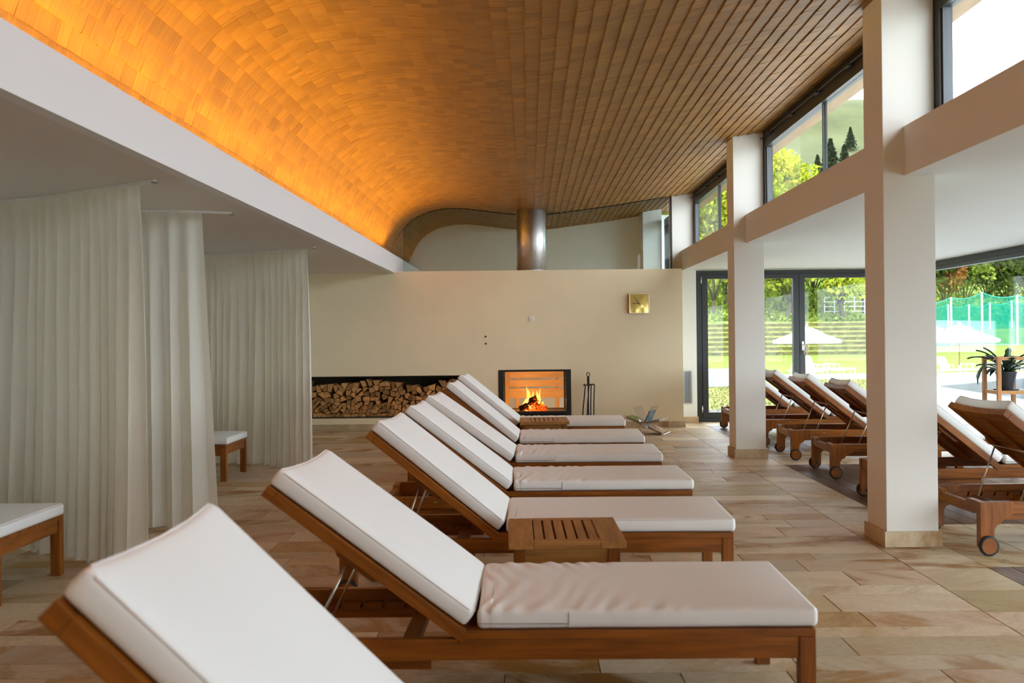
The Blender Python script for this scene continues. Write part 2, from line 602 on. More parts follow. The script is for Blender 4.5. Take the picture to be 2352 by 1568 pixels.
# ------------------------------------------------------------------ vaulted shingle ceiling
prof = [(-2.17, 2.39), (-2.16, 2.50), (-2.125, 2.63), (-2.07, 2.77), (-1.99, 2.92), (-1.89, 3.06), (-1.76, 3.17),
        (-1.60, 3.252), (-1.41, 3.308), (-1.17, 3.330), (-0.90, 3.315), (-0.60, 3.275), (-0.28, 3.235), (0.05, 3.217),
        (0.38, 3.232), (0.75, 3.277), (1.30, 3.345), (1.95, 3.445), (2.30, 3.495), (2.70, 3.555)]
def catmull(P, m=12):
    out = []
    for i in range(len(P) - 1):
        p0 = Vector(P[max(i - 1, 0)]); p1 = Vector(P[i]); p2 = Vector(P[i + 1]); p3 = Vector(P[min(i + 2, len(P) - 1)])
        for k in range(m):
            t = k / m
            out.append(0.5 * ((2 * p1) + (p2 - p0) * t + (2 * p0 - 5 * p1 + 4 * p2 - p3) * t * t + (3 * p1 - p0 - 3 * p2 + p3) * t ** 3))
    out.append(Vector(P[-1]))
    return out
curve = catmull(prof)
acc = [0.0]
for i in range(1, len(curve)): acc.append(acc[-1] + (curve[i] - curve[i - 1]).length)
def at_s(s):
    s = min(max(s, 0), acc[-1] - 1e-6)
    import bisect
    i = min(bisect.bisect_right(acc, s) - 1, len(curve) - 2)
    t = (s - acc[i]) / (acc[i + 1] - acc[i])
    p = curve[i].lerp(curve[i + 1], t)
    d = (curve[i + 1] - curve[i]).normalized()
    return p, Vector((d.y, -d.x))       # point and normal pointing into the room
# roof deck: closed slab above the shingles, running on as eaves outside the clerestory
slab = [tuple(p) for p in curve[::4]] + [(3.14, 3.617)]
top = [(3.14, 3.757), (2.0, 3.62), (0.05, 3.42), (-1.2, 3.55), (-1.9, 3.35), (-2.35, 2.9), (-2.40, 2.39)]
ceiling = struct(MB().prism(slab + top, 'y', YREAR - 0.4, YE + 0.35).build('ceiling', M['soffit_wood']))
tag(ceiling, 'vaulted ceiling clad in overlapping wooden shingles lit orange along the left')
EXPO = 0.100
sh = []
sr = random.Random(11)
nC = int(acc[-1] / EXPO)
for i in range(nC):
    s0 = i * EXPO
    if at_s(s0)[0].x > 2.62: break
    yy = YREAR + sr.random() * 0.1
    while yy < YE:
        w = sr.choice([0.045, 0.06, 0.08, 0.10, 0.12, 0.15]) * sr.uniform(0.85, 1.15)
        sh.append((s0 + sr.gauss(0, 0.0012), s0 + EXPO + 0.012, yy, yy + w - sr.uniform(0.0004, 0.0016), sr.gauss(0.0132, 0.0009), sr.random(), sr.gauss(0, 0.0007)))
        yy += w
def shingle_pts(q, o=(0, 0, 0)):
    s0, s1, y0, y1, t, r, tw = q
    (p0, n0), (p1, n1) = at_s(max(s0, 0)), at_s(s1)
    a0, a1 = p0 + n0 * (t + tw), p0 + n0 * (t - tw)
    c0 = p1 + n1 * 0.0035
    return [(p0.x, y0, p0.y), (a0.x, y0, a0.y), (c0.x, y0, c0.y), (p1.x, y0, p1.y),
            (p0.x, y1, p0.y), (a1.x, y1, a1.y), (c0.x, y1, c0.y), (p1.x, y1, p1.y)]
SHF = [(1, 5, 6, 2), (0, 4, 5, 1), (0, 1, 2, 3), (7, 6, 5, 4)]
def sh_area(q):
    P = shingle_pts(q)
    c = P[1]
    if c[0] < XBM:
        k = XBM / c[0]
        if ZC + (c[2] - ZC) * k < 2.55: return 0.0
    return seen_area([P[1], P[5], P[6], P[2]])
areas = {id(q): sh_area(q) for q in sh}
near, rest = split300(sh, lambda q: areas[id(q)])
for i in near:
    P = shingle_pts(sh[i])
    c = Vector(P[1])
    mb = MB(); mb.add([tuple(Vector(p) - c) for p in P], SHF)
    me = bpy.data.meshes.new('shingle'); me.from_pydata(mb.v, [], mb.f)
    at = me.attributes.new('rnd', 'FLOAT', 'POINT'); at.data.foreach_set('value', [sh[i][5]] * 8)
    me.materials.append(M['shingle'])
    inst('shingle', me, ceiling, c)
V = np.array([p for i in rest for p in shingle_pts(sh[i])])
Q = np.array([[a + 8 * k for a in f] for k in range(len(rest)) for f in SHF])
R_ = np.repeat([sh[i][5] for i in rest], 8)
o = inst('remaining_shingles', np_mesh('remaining_shingles', V, Q, M['shingle'], R_), ceiling)
o['kind'] = 'stuff'

# left beam, soffit, left wall
o = struct(MB().box(XBM - 0.07, XBM, YREAR, YE, ZS, 2.537).build('trim_1', M['beam']))
tag(o, 'long white ceiling beam hiding the orange strip light on the left')
o = struct(MB().box(-5.9, XBM - 0.07, YREAR, YE, ZS, 2.39).build('ceiling_left', M['soffit']))
tag(o, 'low flat ceiling over the curtained bays on the left')
o = struct(MB().box(-5.9, -5.6, YREAR, YE + 0.3, 0, ZS).build('wall_left', M['paint']))
tag(o, 'left wall behind the curtains')
o = struct(MB().box(-5.9, 2.7, YE, YE + 0.25, 0, 3.45).build('wall_end', M['render']))
tag(o, 'rough white end wall seen under the arch behind the glass')
# LED strip in the cove
strip = MB().box(-2.024, -2.001, YREAR + 0.2, 14.2, 2.3905, 2.522).build('strip_light', M['bead'])
tag(strip, 'warm orange strip light hidden on top of the left ceiling beam', 'light')
MB().box(-2.022, -2.003, YREAR + 0.2, 14.2, 2.5221, 2.524).build('led_strip', emission('warm_led', (1.0, 0.55, 0.15), 0.6), strip)
for k in range(3):
    l = bpy.data.lights.new('cove_light', 'AREA')
    l.shape = 'RECTANGLE'
    l.size, l.size_y = 0.02, 6.1
    l.energy = 11.0
    l.spread = math.radians(142)
    l.color = (1.0, 0.585, 0.07)
    lo = bpy.data.objects.new('cove_light', l)
    link(lo)
    lo.location = (-2.012, YREAR + 0.35 + 3.05 + k * 6.15, 2.530)
    lo.rotation_euler = (math.pi, math.radians(36), 0)

# ------------------------------------------------------------------ fireplace wall
NX0, NX1, NZ0, NZ1 = -3.75, -0.955, 0.175, 0.785
FX0, FX1, FZ0, FZ1 = -0.452, 0.605, 0.15, 0.855
wb = MB()
YW = 14.45
wb.box(-5.6, NX0, YB, YW, 0, WT)
wb.box(NX0, NX1, YB, YW, 0, NZ0); wb.box(NX0, NX1, YB, YW, NZ1, WT); wb.box(NX0, NX1, YB + 0.55, YW, NZ0, NZ1)
wb.box(NX1, FX0, YB, YW, 0, WT)
wb.box(FX0, FX1, YB, YW, 0, FZ0); wb.box(FX0, FX1, YB, YW, FZ1, WT)
wb.box(FX1, 2.235, YB, YW, 0, WT)
wall = struct(wb.build('wall_back', M['cream']))
tag(wall, 'cream plastered fireplace wall with a firewood niche')
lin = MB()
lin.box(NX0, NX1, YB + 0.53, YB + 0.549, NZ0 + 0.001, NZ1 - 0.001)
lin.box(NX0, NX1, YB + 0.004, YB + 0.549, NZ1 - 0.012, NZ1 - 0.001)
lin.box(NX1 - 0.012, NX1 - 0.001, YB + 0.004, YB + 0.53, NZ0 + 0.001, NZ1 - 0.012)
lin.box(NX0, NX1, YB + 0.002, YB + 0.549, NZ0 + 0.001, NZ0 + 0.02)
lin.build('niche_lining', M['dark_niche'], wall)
# stone baseboard pieces
bb = struct(empty('baseboard_back', (0, YB, 0)))
tag(bb, 'sandstone baseboard along the fireplace wall')
x = -5.55
br = random.Random(3)
while x < 2.25:
    x1 = min(x + br.uniform(0.45, 0.9), 2.26)
    MB().box(x + 0.001, x1 - 0.001, -0.03, -0.0005, 0.0006, 0.088).build('stone', M['tile'], bb, rnd=br.random(), bevel=0.002)
    x = x1
# return wall with vent, right of the fireplace wall
o = struct(MB().box(2.236, 2.56, 14.30, 14.45, 0, ZR).build('wall_return', M['paint']))
tag(o, 'narrow white wall between fireplace wall and glass door')
bb2 = struct(MB().box(2.24, 2.575, 14.272, 14.2995, 0.0006, 0.088).build('baseboard_return', M['tile'], rnd=0.44, bevel=0.002))
vent = empty('vent_grille', (2.415, 14.30, 0.54))
tag(vent, 'grey slatted vent grille low on the narrow white wall', 'vent')
fm = MB()
for (a, b, c, d) in ((-0.065, -0.05, -0.25, 0.25), (0.05, 0.065, -0.25, 0.25), (-0.05, 0.05, 0.235, 0.25), (-0.05, 0.05, -0.25, -0.235)):
    fm.box(a, b, -0.014, -0.0005, c, d)
fm.build('frame', M['bead'], vent)
MB().box(-0.05, 0.05, -0.003, -0.0006, -0.235, 0.235).build('backing', M['black'], vent)
sl = MB().box(-0.0035, 0.0035, -0.012, -0.003, -0.235, 0.235).mesh('slat', M['bead'])
for k in range(8): inst('slat', sl, vent, (-0.044 + k * 0.0126, 0, 0))

o = struct(MB().box(-5.6, 2.26, 14.46, YE, -0.003, 0.0).build('floor_far_room', plain('pale_bounce_floor', (0.62, 0.56, 0.45), 0.6, noise=0.1)))  # pale slab added over the dark floor to bounce light upwards
tag(o, 'unseen pale floor added to brighten the room behind the fireplace')
# far room behind the fireplace wall: right wall, window above, unseen lower window added for light
o = struct(MB().box(2.26, 2.40, 14.46, 14.75, 0, 2.30).box(2.26, 2.40, 16.1, 16.5, 0, 2.30).box(2.26, 2.40, 14.75, 16.1, 0, 0.25)
           .box(2.26, 2.40, 14.75, 16.1, 2.1, 2.30).build('wall_far_room', M['paint']))
tag(o, 'white side wall of the room behind the fireplace')
w = struct(empty('window_7', (2.33, 14.75, 0.25)))  # unseen lower window, added to bring daylight onto the slats
tag(w, 'unseen window added to light the room behind the fireplace')
MB().box(-0.03, 0.03, 0, 0.06, 0, 1.85).box(-0.03, 0.03, 1.29, 1.35, 0, 1.85).box(-0.03, 0.03, 0.06, 1.29, 0, 0.06).box(-0.03, 0.03, 0.06, 1.29, 1.79, 1.85).build('frame', M['frame'], w)
MB().box(-0.004, 0.004, 0.06, 1.29, 0.06, 1.79).build('pane', M['glass'], w)
o = struct(MB().box(1.96, 2.28, 15.95, YE - 0.001, 2.38, 3.5).build('pillar', M['render']))
tag(o, 'white pillar in the corner behind the glass partition')

# glass partition over the fireplace wall
gp = struct(empty('window_8', (0, YG, WT)))
tag(gp, 'glass partition filling the arch above the fireplace wall, shade put into its tint')
zz = [(p.x, p.y - WT - 0.015) for p in curve[::3] if -1.93 < p.x < 2.19]
MB().prism([(-1.93, 0.001), (2.19, 0.001)] + zz[::-1], 'y', -0.006, 0.006).build('pane', M['partition'], gp)
MB().box(2.19, 2.212, -0.02, 0.02, 0.001, 1.17).build('frame_post', M['black'], gp)
_ft = [(p.x, p.y - WT) for p in curve[::3] if -2.12 < p.x < 2.19]
_fm = MB()
for (a, b) in zip(_ft[:-1], _ft[1:]):
    _fm.prism([(a[0], a[1] - 0.022), (b[0], b[1] - 0.022), (b[0], b[1] - 0.004), (a[0], a[1] - 0.004)], 'y', -0.014, 0.014)
_fm.build('arched_frame', M['black'], gp)

# steel flue
flue = empty('flue_pipe', (0.052, 13.99, WT))
tag(flue, 'stainless steel flue pipe rising from the fireplace wall to the ceiling', 'flue')
def m_flue():
    n = Nodes('brushed_flue_steel')
    v = n.coord()
    n.b.inputs['Metallic'].default_value = 1
    g = n.noise(n.mapping(v, (8, 8, 3)), 4, 4)
    n.link(n.ramp(g, [(0.3, (0.66, 0.65, 0.63)), (0.7, (0.82, 0.81, 0.79))]), n.b.inputs['Base Color'])
    n.b.inputs['Roughness'].default_value = 0.40
    n.b.inputs['Anisotropic'].default_value = 0.8
    n.b.inputs['Anisotropic Rotation'].default_value = 0.25
    tg = n.new('ShaderNodeTangent', direction_type='RADIAL', axis='Z')
    n.link(tg.outputs[0], n.b.inputs['Tangent'])
    return n.m
MB().lathe([(0.222, 0.0005), (0.222, 0.925)], n=64).build('pipe', m_flue(), flue, smooth=False)
for p in flue.children[0].data.polygons: p.use_smooth = len(p.vertices) == 4
MB().lathe([(0.2245, 0.0), (0.2245, 0.02)], n=64).build('collar', M['bead'], flue)

# ------------------------------------------------------------------ columns, beam, aisle ceiling, clerestory
for k, yc in enumerate(COLY):
    if yc < 14:
        c = struct(MB().box(COLX0, COLX1, yc, yc + COLD, 0, 3.52).build('column', M['paint'], bevel=0.004))
    else:
        c = struct(MB().box(COLX0, COLX1, yc + 0.06, yc + 0.06 + COLD, 2.31, 3.52).build('column', M['paint']))
    c['label'] = ['square white column behind the camera', 'square white column beside the camera', 'nearest square white column, beside the right-hand loungers',
                  'far square white column near the glass door', 'short white column standing above the fireplace wall'][k]
    if yc < 14:
        t = 0.017
        for (x0, x1, y0, y1) in ((COLX0 - t, COLX1 + t, yc - t, yc - 0.0005), (COLX0 - t, COLX1 + t, yc + COLD + 0.0005, yc + COLD + t),
                                 (COLX0 - t, COLX0 - 0.0005, yc, yc + COLD), (COLX1 + 0.0005, COLX1 + t, yc, yc + COLD)):
            MB().box(x0, x1, y0, y1, 0.0006, 0.098).build('base_stone', M['tile'], c, bevel=0.002, rnd=br.random())
for k in range(len(COLY)):
    a = COLY[k] + COLD if k < 4 else None
    y0 = YREAR if k == 0 else COLY[k - 1] + COLD
    y1 = COLY[k] + (0.06 if k == 4 else 0)
    o = struct(MB().box(2.364, 2.66, y0 + 0.0005, y1 - 0.0005, ZR, 2.636).build('trim_2' if k == 0 else 'trim_%d' % (k + 2), M['paint']))
    o['label'] = ['white beam behind the camera', 'white beam under the clerestory beside the camera', 'white beam under the upper windows, nearest one in view',
                  'white beam between the two square columns', 'white beam from far column to fireplace wall'][k]
_ac = MB().box(2.6602, XGL + 0.14, YREAR, 14.46, ZR, 2.50)
for _y in COLY[:4]: _ac.box(2.557, 2.6601, _y, _y + COLD, ZR, 2.60)
o = struct(_ac.build('ceiling_aisle', M['paint']))
tag(o, 'flat white ceiling over the aisle on the right')

def clerestory(n, y0, y1, label, mull):
    y0 -= 0.05; y1 += 0.05
    w = struct(empty('window_%d' % n, (2.60, y0, 2.6365)))
    w['label'] = label
    L = y1 - y0
    zt = 0.80
    fb = 0.085
    MB().box(-0.0425, 0.04, 0.001, L - 0.001, 0.0005, 0.05).build('bottom_rail', M['frame'], w)
    MB().box(-0.0425, 0.04, 0.001, L - 0.001, zt - 0.09, zt).build('top_rail', M['frame'], w)
    MB().box(-0.0425, 0.04, 0.001, 0.13, 0.05, zt - 0.09).build('stile', M['frame'], w)
    MB().box(-0.0425, 0.04, L - 0.13, L - 0.001, 0.05, zt - 0.09).build('stile', M['frame'], w)
    MB().box(-0.0425, 0.05, 0.001, L - 0.001, zt, 0.93).build('blind_box', M['black'], w)
    MB().tube([(-0.075, 0.05, zt + 0.01), (-0.075, L - 0.05, zt + 0.01)], 0.006).build('blind_rod', M['frame'], w)
    for q in range(5):
        yy = L * (q + 0.5) / 5
        MB().box(-0.09, -0.05, yy - 0.05, yy + 0.05, zt - 0.005, zt + 0.02).build('bracket', M['frame'], w)
    for yy in (0.13, L - 0.155):
        MB().box(-0.028, 0.028, yy + 0.006, yy + 0.019, 0.05, zt - 0.09).build('bead', M['bead_grey'], w)
    ym = mull * L
    MB().box(-0.02, 0.02, ym - 0.008, ym + 0.008, 0.05, zt - 0.09).build('mullion', M['frame'], w)
    MB().box(-0.005, 0.005, 0.149, ym - 0.008, 0.05, zt - 0.09).build('pane', M['glass'], w)
    MB().box(-0.005, 0.005, ym + 0.008, L - 0.136, 0.05, zt - 0.09).build('pane', M['glass'], w)
clerestory(2, COLY[3] + COLD, COLY[4] + 0.06, 'small upper window between far column and fireplace wall', 0.55)
clerestory(3, COLY[2] + COLD, COLY[3], 'upper strip window between the two square columns', 0.5)
clerestory(4, COLY[1] + COLD, COLY[2], 'upper strip window at the top right corner', 0.3)
clerestory(5, COLY[0] + COLD, COLY[1], 'upper strip window beside the camera', 0.5)
clerestory(6, YREAR, COLY[0], 'upper strip window behind the camera', 0.5)
# window of far room above the wall, seen through the partition
w = struct(empty('window_9', (2.36, 14.50, 2.32)))
w['label'] = 'small window high up behind the glass partition'
L9 = 1.45
for (a, b, c, d) in ((0, L9, 0, 0.09), (0, L9, 0.86, 0.98), (0, 0.1, 0.09, 0.86), (L9 - 0.1, L9, 0.09, 0.86)):
    MB().box(-0.04, 0.04, a, b, c, d).build('frame_bar', M['frame'], w)
MB().box(-0.005, 0.005, 0.1, L9 - 0.1, 0.09, 0.86).build('pane', M['glass'], w)

# ------------------------------------------------------------------ ground floor glazing
def glazed(n, p0, p1, z1, label, leaves, handle_at=None, fo=0.085, fl=0.085, inward=1):
    """frame from p0 to p1 (xy); inward: side of the room"""
    w = struct(empty('window_%d' % n, (p0[0], p0[1], 0), math.atan2(p1[1] - p0[1], p1[0] - p0[0])))
    w['label'] = label
    L = math.hypot(p1[0] - p0[0], p1[1] - p0[1])
    t = 0.05
    MB().box(0, fo, -t, t, 0.001, z1).build('jamb', M['frame'], w)
    MB().box(L - fo, L, -t, t, 0.001, z1).build('jamb', M['frame'], w)
    MB().box(fo, L - fo, -t, t, z1 - 0.06, z1).build('head', M['frame'], w)
    MB().box(fo, L - fo, -t, t, 0.001, 0.06).build('sill', M['frame'], w)
    iw = (L - 2 * fo) / leaves
    for k in range(leaves):
        a, b = fo + k * iw + 0.003, fo + (k + 1) * iw - 0.003
        lf = MB()
        lf.box(a, a + fl, -t - 0.012, t - 0.02, 0.064, z1 - 0.064)
        lf.box(b - fl, b, -t - 0.012, t - 0.02, 0.064, z1 - 0.064)
        lf.box(a + fl, b - fl, -t - 0.012, t - 0.02, 0.064, 0.064 + fl)
        lf.box(a + fl, b - fl, -t - 0.012, t - 0.02, z1 - 0.064 - fl * 0.75, z1 - 0.064)
        lo_ = lf.build('leaf_frame', M['frame'], w, bevel=0.003)
        MB().box(a + fl, b - fl, -0.012, 0.0, 0.064 + fl, z1 - 0.064 - fl * 0.75).build('pane', M['glass'], lo_)
        if handle_at == k:
            s = inward
            hb = MB().box(a + 0.028, a + 0.062, -t - 0.022, -t - 0.0125, 1.08, 1.22)
            ho = hb.build('handle_plate', M['chrome'], lo_, bevel=0.004)
            MB().tube([(a + 0.045, -t - 0.0225, 1.17), (a + 0.045, -t - 0.06, 1.17), (a + 0.047, -t - 0.066, 1.15), (a + 0.05, -t - 0.066, 1.02)], 0.010).build('handle', M['chrome'], lo_, smooth=True)
        for hz in (0.14, z1 - 0.2):
            if k == 0:
                MB().tube([(a - 0.012, -t - 0.018, hz), (a - 0.012, -t - 0.018, hz + 0.11)], 0.009).build('hinge', M['chrome'], lo_, smooth=True)
    return w
glazed(1, (2.562, 14.36), (XGL + 0.05, 14.36), 2.315, 'dark-framed double glass door to the garden', 2, handle_at=1)
yl = [14.31, 10.0, 5.9, 1.7, -2.7]
o = struct(MB().box(XGL, XGL + 0.1, YREAR, -2.71, 0, ZR).build('wall_right_added', M['paint']))  # unseen wall in place of more glazing, added to cut daylight
tag(o, 'unseen white wall on the right, added to cut daylight near the camera')
for i in range(len(yl) - 1):
    glazed(10 + i, (XGL + 0.05, yl[i]), (XGL + 0.05, yl[i + 1]), 2.315,
           ['tall sliding window beside the potted plant on the right', 'tall window beside the nearest right-hand loungers', 'tall side window beside the camera', 'tall side window behind the camera'][i], 1, fo=0.06, fl=0.07)
glazed(16, (XGL, YREAR), (2.4, YREAR), 2.315, 'unseen tall rear window behind the camera, added to let sky light in', 2, fo=0.06, fl=0.07)  # unseen rear glazing, added to let sky light into the room
o = struct(MB().box(-5.9, 2.4, YREAR - 0.1, YREAR + 0.1, 0, 3.55).build('wall_rear', M['cream']))
tag(o, 'cream rear wall behind the camera')

# ------------------------------------------------------------------ sun loungers
LW = 0.69
hw = LW / 2
def rounded_box_mesh(name, L, W, T, r, fn, mat, nx=44, ny=18, nz=6):
    """cushion: x 0..L, y -W/2..W/2, z 0..T; fn displaces top"""
    def axis(n, a, b):
        u = [0.5 - 0.5 * math.cos(math.pi * i / n) for i in range(n + 1)]
        u = [0.6 * (i / n) + 0.4 * q for i, q in enumerate(u)]
        return [a + (b - a) * q for q in u]
    xs, ys, zs = axis(nx, 0, L), axis(ny, -W / 2, W / 2), axis(nz, 0, T)
    mb = MB()
    idx = {}
    def vid(i, j, k):
        if (i, j, k) not in idx:
            idx[(i, j, k)] = len(mb.v)
            p = Vector((xs[i], ys[j], zs[k]))
            c = Vector((min(max(p.x, r), L - r), min(max(p.y, -W / 2 + r), W / 2 - r), min(max(p.z, r), T - r)))
            d = p - c
            if d.length > 1e-6:
                m = max(abs(d.x), abs(d.y), abs(d.z))
                p = c + d.normalized() * min(r, max(m, 0.0001)) if d.length > r else p
            mb.v.append(tuple(fn(p.x, p.y, p.z, L, W, T)))
        return idx[(i, j, k)]
    for i in range(nx):
        for j in range(ny):
            mb.f.append((vid(i, j, nz), vid(i + 1, j, nz), vid(i + 1, j + 1, nz), vid(i, j + 1, nz)))
            mb.f.append((vid(i, j + 1, 0), vid(i + 1, j + 1, 0), vid(i + 1, j, 0), vid(i, j, 0)))
    for i in range(nx):
        for k in range(nz):
            mb.f.append((vid(i, 0, k), vid(i + 1, 0, k), vid(i + 1, 0, k + 1), vid(i, 0, k + 1)))
            mb.f.append((vid(i + 1, ny, k), vid(i, ny, k), vid(i, ny, k + 1), vid(i + 1, ny, k + 1)))
    for j in range(ny):
        for k in range(nz):
            mb.f.append((vid(0, j + 1, k), vid(0, j, k), vid(0, j, k + 1), vid(0, j + 1, k + 1)))
            mb.f.append((vid(nx, j, k), vid(nx, j + 1, k), vid(nx, j + 1, k + 1), vid(nx, j, k + 1)))
    return mb.mesh(name, mat, smooth=True)

def back_fn(x, y, z, L, W, T):
    # x=0 at the hinge, x=L at the head; slight dish, head edge sags in the middle
    q = (2 * y / W) ** 2
    dome = 0.010 * (1 - abs(2 * x / L - 1) ** 4) * (1 - abs(2 * y / W) ** 4) if z > T * 0.5 else 0
    dish = -0.013 * (1 - q) * (x / L) ** 3
    return (x - 0.012 * (1 - q) * (x / L) ** 6 + 0.008 * math.sin(5 * y) * (x / L) ** 6, y * (1 + 0.006 * math.sin(9 * x)), z + dome + dish)
def seat_fn_factory(amp, seed):
    rr = random.Random(seed)
    ph = [rr.uniform(0, 6.28) for _ in range(6)]
    def fn(x, y, z, L, W, T):
        dome = 0.008 * (1 - abs(2 * x / L - 1) ** 6) * (1 - abs(2 * y / W) ** 4) if z > T * 0.5 else 0
        q = abs(2 * y / W)
        m = math.exp(-x / 0.20) * (0.35 + 0.65 * q ** 2) + 0.45 * math.exp(-((x - 0.42) / 0.28) ** 2) * q ** 5
        g_ = math.sin(88 * x + 26 * abs(y) + 2.2 * math.sin(7 * y + ph[0]) + 1.5 * math.sin(17 * x + ph[1]))
        g_ = math.copysign(abs(g_) ** 1.3, g_) * (0.62 + 0.38 * math.sin(15 * y + 9 * x + ph[2])) + 0.45 * math.sin(41 * x - 12 * y + ph[3])
        wr = amp * m * g_ if z > T * 0.35 else 0
        lift = 0.012 * math.exp(-x / 0.10) * min(1, amp / 0.006)
        xo = 0.006 * q ** 4
        return (x + (0.0 if x > 0.05 else -0.008 * math.sin(7 * y)), y * (1 + 0.004 * math.sin(11 * x + ph[3])), z * (1 + lift * 4) + dome + wr)
    return fn
CUW, CUT = LW - 0.02, 0.068
me_back = rounded_box_mesh('back_cushion', 0.828, CUW, CUT, 0.020, back_fn, M['cushion'])
me_seats = [rounded_box_mesh('seat_cushion', 1.205, CUW, CUT, 0.020, seat_fn_factory(a, s), M['cushion'], nx=150, ny=24) for a, s in ((0.0004, 1), (0.0070, 2), (0.0055, 3))]
def piping_mesh(L, fn, z):
    pts = []
    e, c = 0.004, 0.022
    W2 = CUW / 2 - e
    ring = [(e + c, -W2), *[(e + (L - 2 * e) * t, -W2) for t in (0.2, 0.4, 0.6, 0.8)], (L - e - c, -W2), (L - e, -W2 + c),
            *[(L - e, -W2 + 2 * W2 * t) for t in (0.25, 0.5, 0.75)], (L - e, W2 - c), (L - e - c, W2),
            *[(L - e - (L - 2 * e) * t, W2) for t in (0.2, 0.4, 0.6, 0.8)], (e + c, W2), (e, W2 - c), *[(e, W2 - 2 * W2 * t) for t in (0.25, 0.5, 0.75)], (e, -W2 + c)]
    return MB().tube([fn(a, b, z, L, CUW, CUT) for a, b in ring], 0.0028, 6, closed=True).mesh('piping', M['piping'], smooth=True)
me_pipe_back = piping_mesh(0.828, back_fn, CUT - 0.007)
me_pipe_seat = piping_mesh(1.205, seat_fn_factory(0.0005, 1), CUT - 0.007)
zm = MB().tube([(0.012, -CUW / 2 - 0.0005, 0.022), (0.33, -CUW / 2 - 0.001, 0.020)], 0.0022, 6)
zm.tube([(0.33, -CUW / 2 - 0.0005, 0.006), (0.33, -CUW / 2 - 0.0008, 0.060)], 0.0015, 6)
me_zip = zm.mesh('zip', M['zip'])

ML = {}
ML['side_rail'] = MB().prism([(-0.79, 0.245), (1.135, 0.245), (1.135, 0.318), (-0.79, 0.318)], 'y', -0.016, 0.016).mesh('side_rail', M['teak_x'], bevel=0.003)
ML['leg'] = MB().box(1.135, 1.19, -0.025, 0.025, 0.0005, 0.318).mesh('leg', M['teak_z'], bevel=0.003)
ML['head_leg'] = MB().prism([(-0.81, 0.045), (-0.725, 0.045), (-0.722, 0.155), (-0.705, 0.180), (-0.682, 0.188), (-0.668, 0.210), (-0.640, 0.222), (-0.605, 0.245), (-0.605, 0.318), (-0.81, 0.318)], 'y', -0.024, 0.024).mesh('head_leg', M['teak_z'], bevel=0.003)
ML['wheel'] = MB().lathe([(0.047, -0.013), (0.047, 0.013)], (0, 0, 0), 28, 'y').mesh('wheel', M['teak_x'])
ML['tyre'] = MB().lathe([(0.047, -0.014), (0.056, -0.015), (0.0595, -0.010), (0.0595, 0.010), (0.056, 0.015), (0.047, 0.014), (0.047, -0.014)], (0, 0, 0), 28, 'y', cap=False).mesh('tyre', M['rubber'], smooth=True)
ML['bolt'] = MB().lathe([(0.010, -0.004), (0.010, 0.004)], (0, 0, 0), 10, 'y').mesh('bolt', M['rubber'])
arch = [(-hw + 0.052, 0.255), (-hw + 0.052, 0.318), (-0.17, 0.318), (-0.14, 0.297), (0.14, 0.297), (0.17, 0.318), (hw - 0.052, 0.318), (hw - 0.052, 0.255)]
arch += [(hw - 0.10, 0.235), (-hw + 0.10, 0.235)]
ML['head_rail'] = MB().prism(arch, 'x', -0.805, -0.768).mesh('head_rail', M['teak_y'], bevel=0.003)
ML['foot_rail'] = MB().box(1.145, 1.18, -hw + 0.052, hw - 0.052, 0.25, 0.318).mesh('foot_rail', M['teak_y'], bevel=0.003)
npts = [(-0.76, 0.205), (-0.12, 0.205), (-0.12, 0.268)]
for k in range(6):
    xc = -0.20 - 0.09 * k
    npts += [(xc + 0.012, 0.268), (xc + 0.002, 0.245), (xc - 0.010, 0.245), (xc - 0.004, 0.268)]
npts += [(-0.76, 0.268)]
ML['notch_rail'] = MB().prism(npts, 'y', -0.011, 0.011).mesh('notch_rail', M['teak_x'])
ML['crossbar'] = MB().box(-0.03, 0.03, -hw + 0.036, hw - 0.036, 0.205, 0.243).mesh('crossbar', M['teak_y'], bevel=0.003)
sf = MB().box(0.0, 1.19, -hw, -hw + 0.045, 0.3185, 0.346).box(0.0, 1.19, hw - 0.045, hw, 0.3185, 0.346)
sf.box(1.145, 1.19, -hw + 0.045, hw - 0.045, 0.3185, 0.346).box(0.0, 0.05, -hw + 0.045, hw - 0.045, 0.3185, 0.346)
ML['seat_frame'] = sf.mesh('seat_frame', M['teak_x'], bevel=0.003)
ML['seat_slat'] = MB().box(-0.05, 0.05, -hw + 0.0455, hw - 0.0455, 0.325, 0.345).mesh('seat_slat', M['teak_y'])
# backrest, local frame at the hinge, running along -x
bf = MB().box(-0.80, 0.01, -hw, -hw + 0.034, -0.030, 0.012).box(-0.80, 0.01, hw - 0.034, hw, -0.030, 0.012)
ny = 10
cr = []
for i in range(ny + 1):
    yv = -hw + LW * i / ny
    cr.append((yv, -0.015 * (1 - (2 * yv / LW) ** 2)))
poly = [(a, b - 0.030) for a, b in cr] + [(a, b + 0.012) for a, b in reversed(cr)]
bf.prism(poly, 'x', -0.84, -0.80)
ML['backrest'] = bf.mesh('backrest', M['teak_x'], bevel=0.003)
ML['slat'] = MB().box(-0.025, 0.025, -hw + 0.035, hw - 0.035, -0.012, 0.004).mesh('slat', M['teak_y'])
ML['batten'] = MB().box(-0.72, -0.06, -0.018, 0.018, -0.034, -0.0125).mesh('batten', M['teak_x'])
ML['support_block'] = MB().prism([(-0.53, -0.0305), (-0.34, -0.0305), (-0.34, -0.042), (-0.36, -0.056), (-0.51, -0.056), (-0.53, -0.042)], 'y', -0.012, 0.012).mesh('support_block', M['teak_x'], bevel=0.002)
ML['plate'] = MB().box(-0.015, 0.015, -0.001, 0.001, -0.006, 0.006).mesh('name_plate', M['brass'])
rod_cache = {}
HZ = 0.334
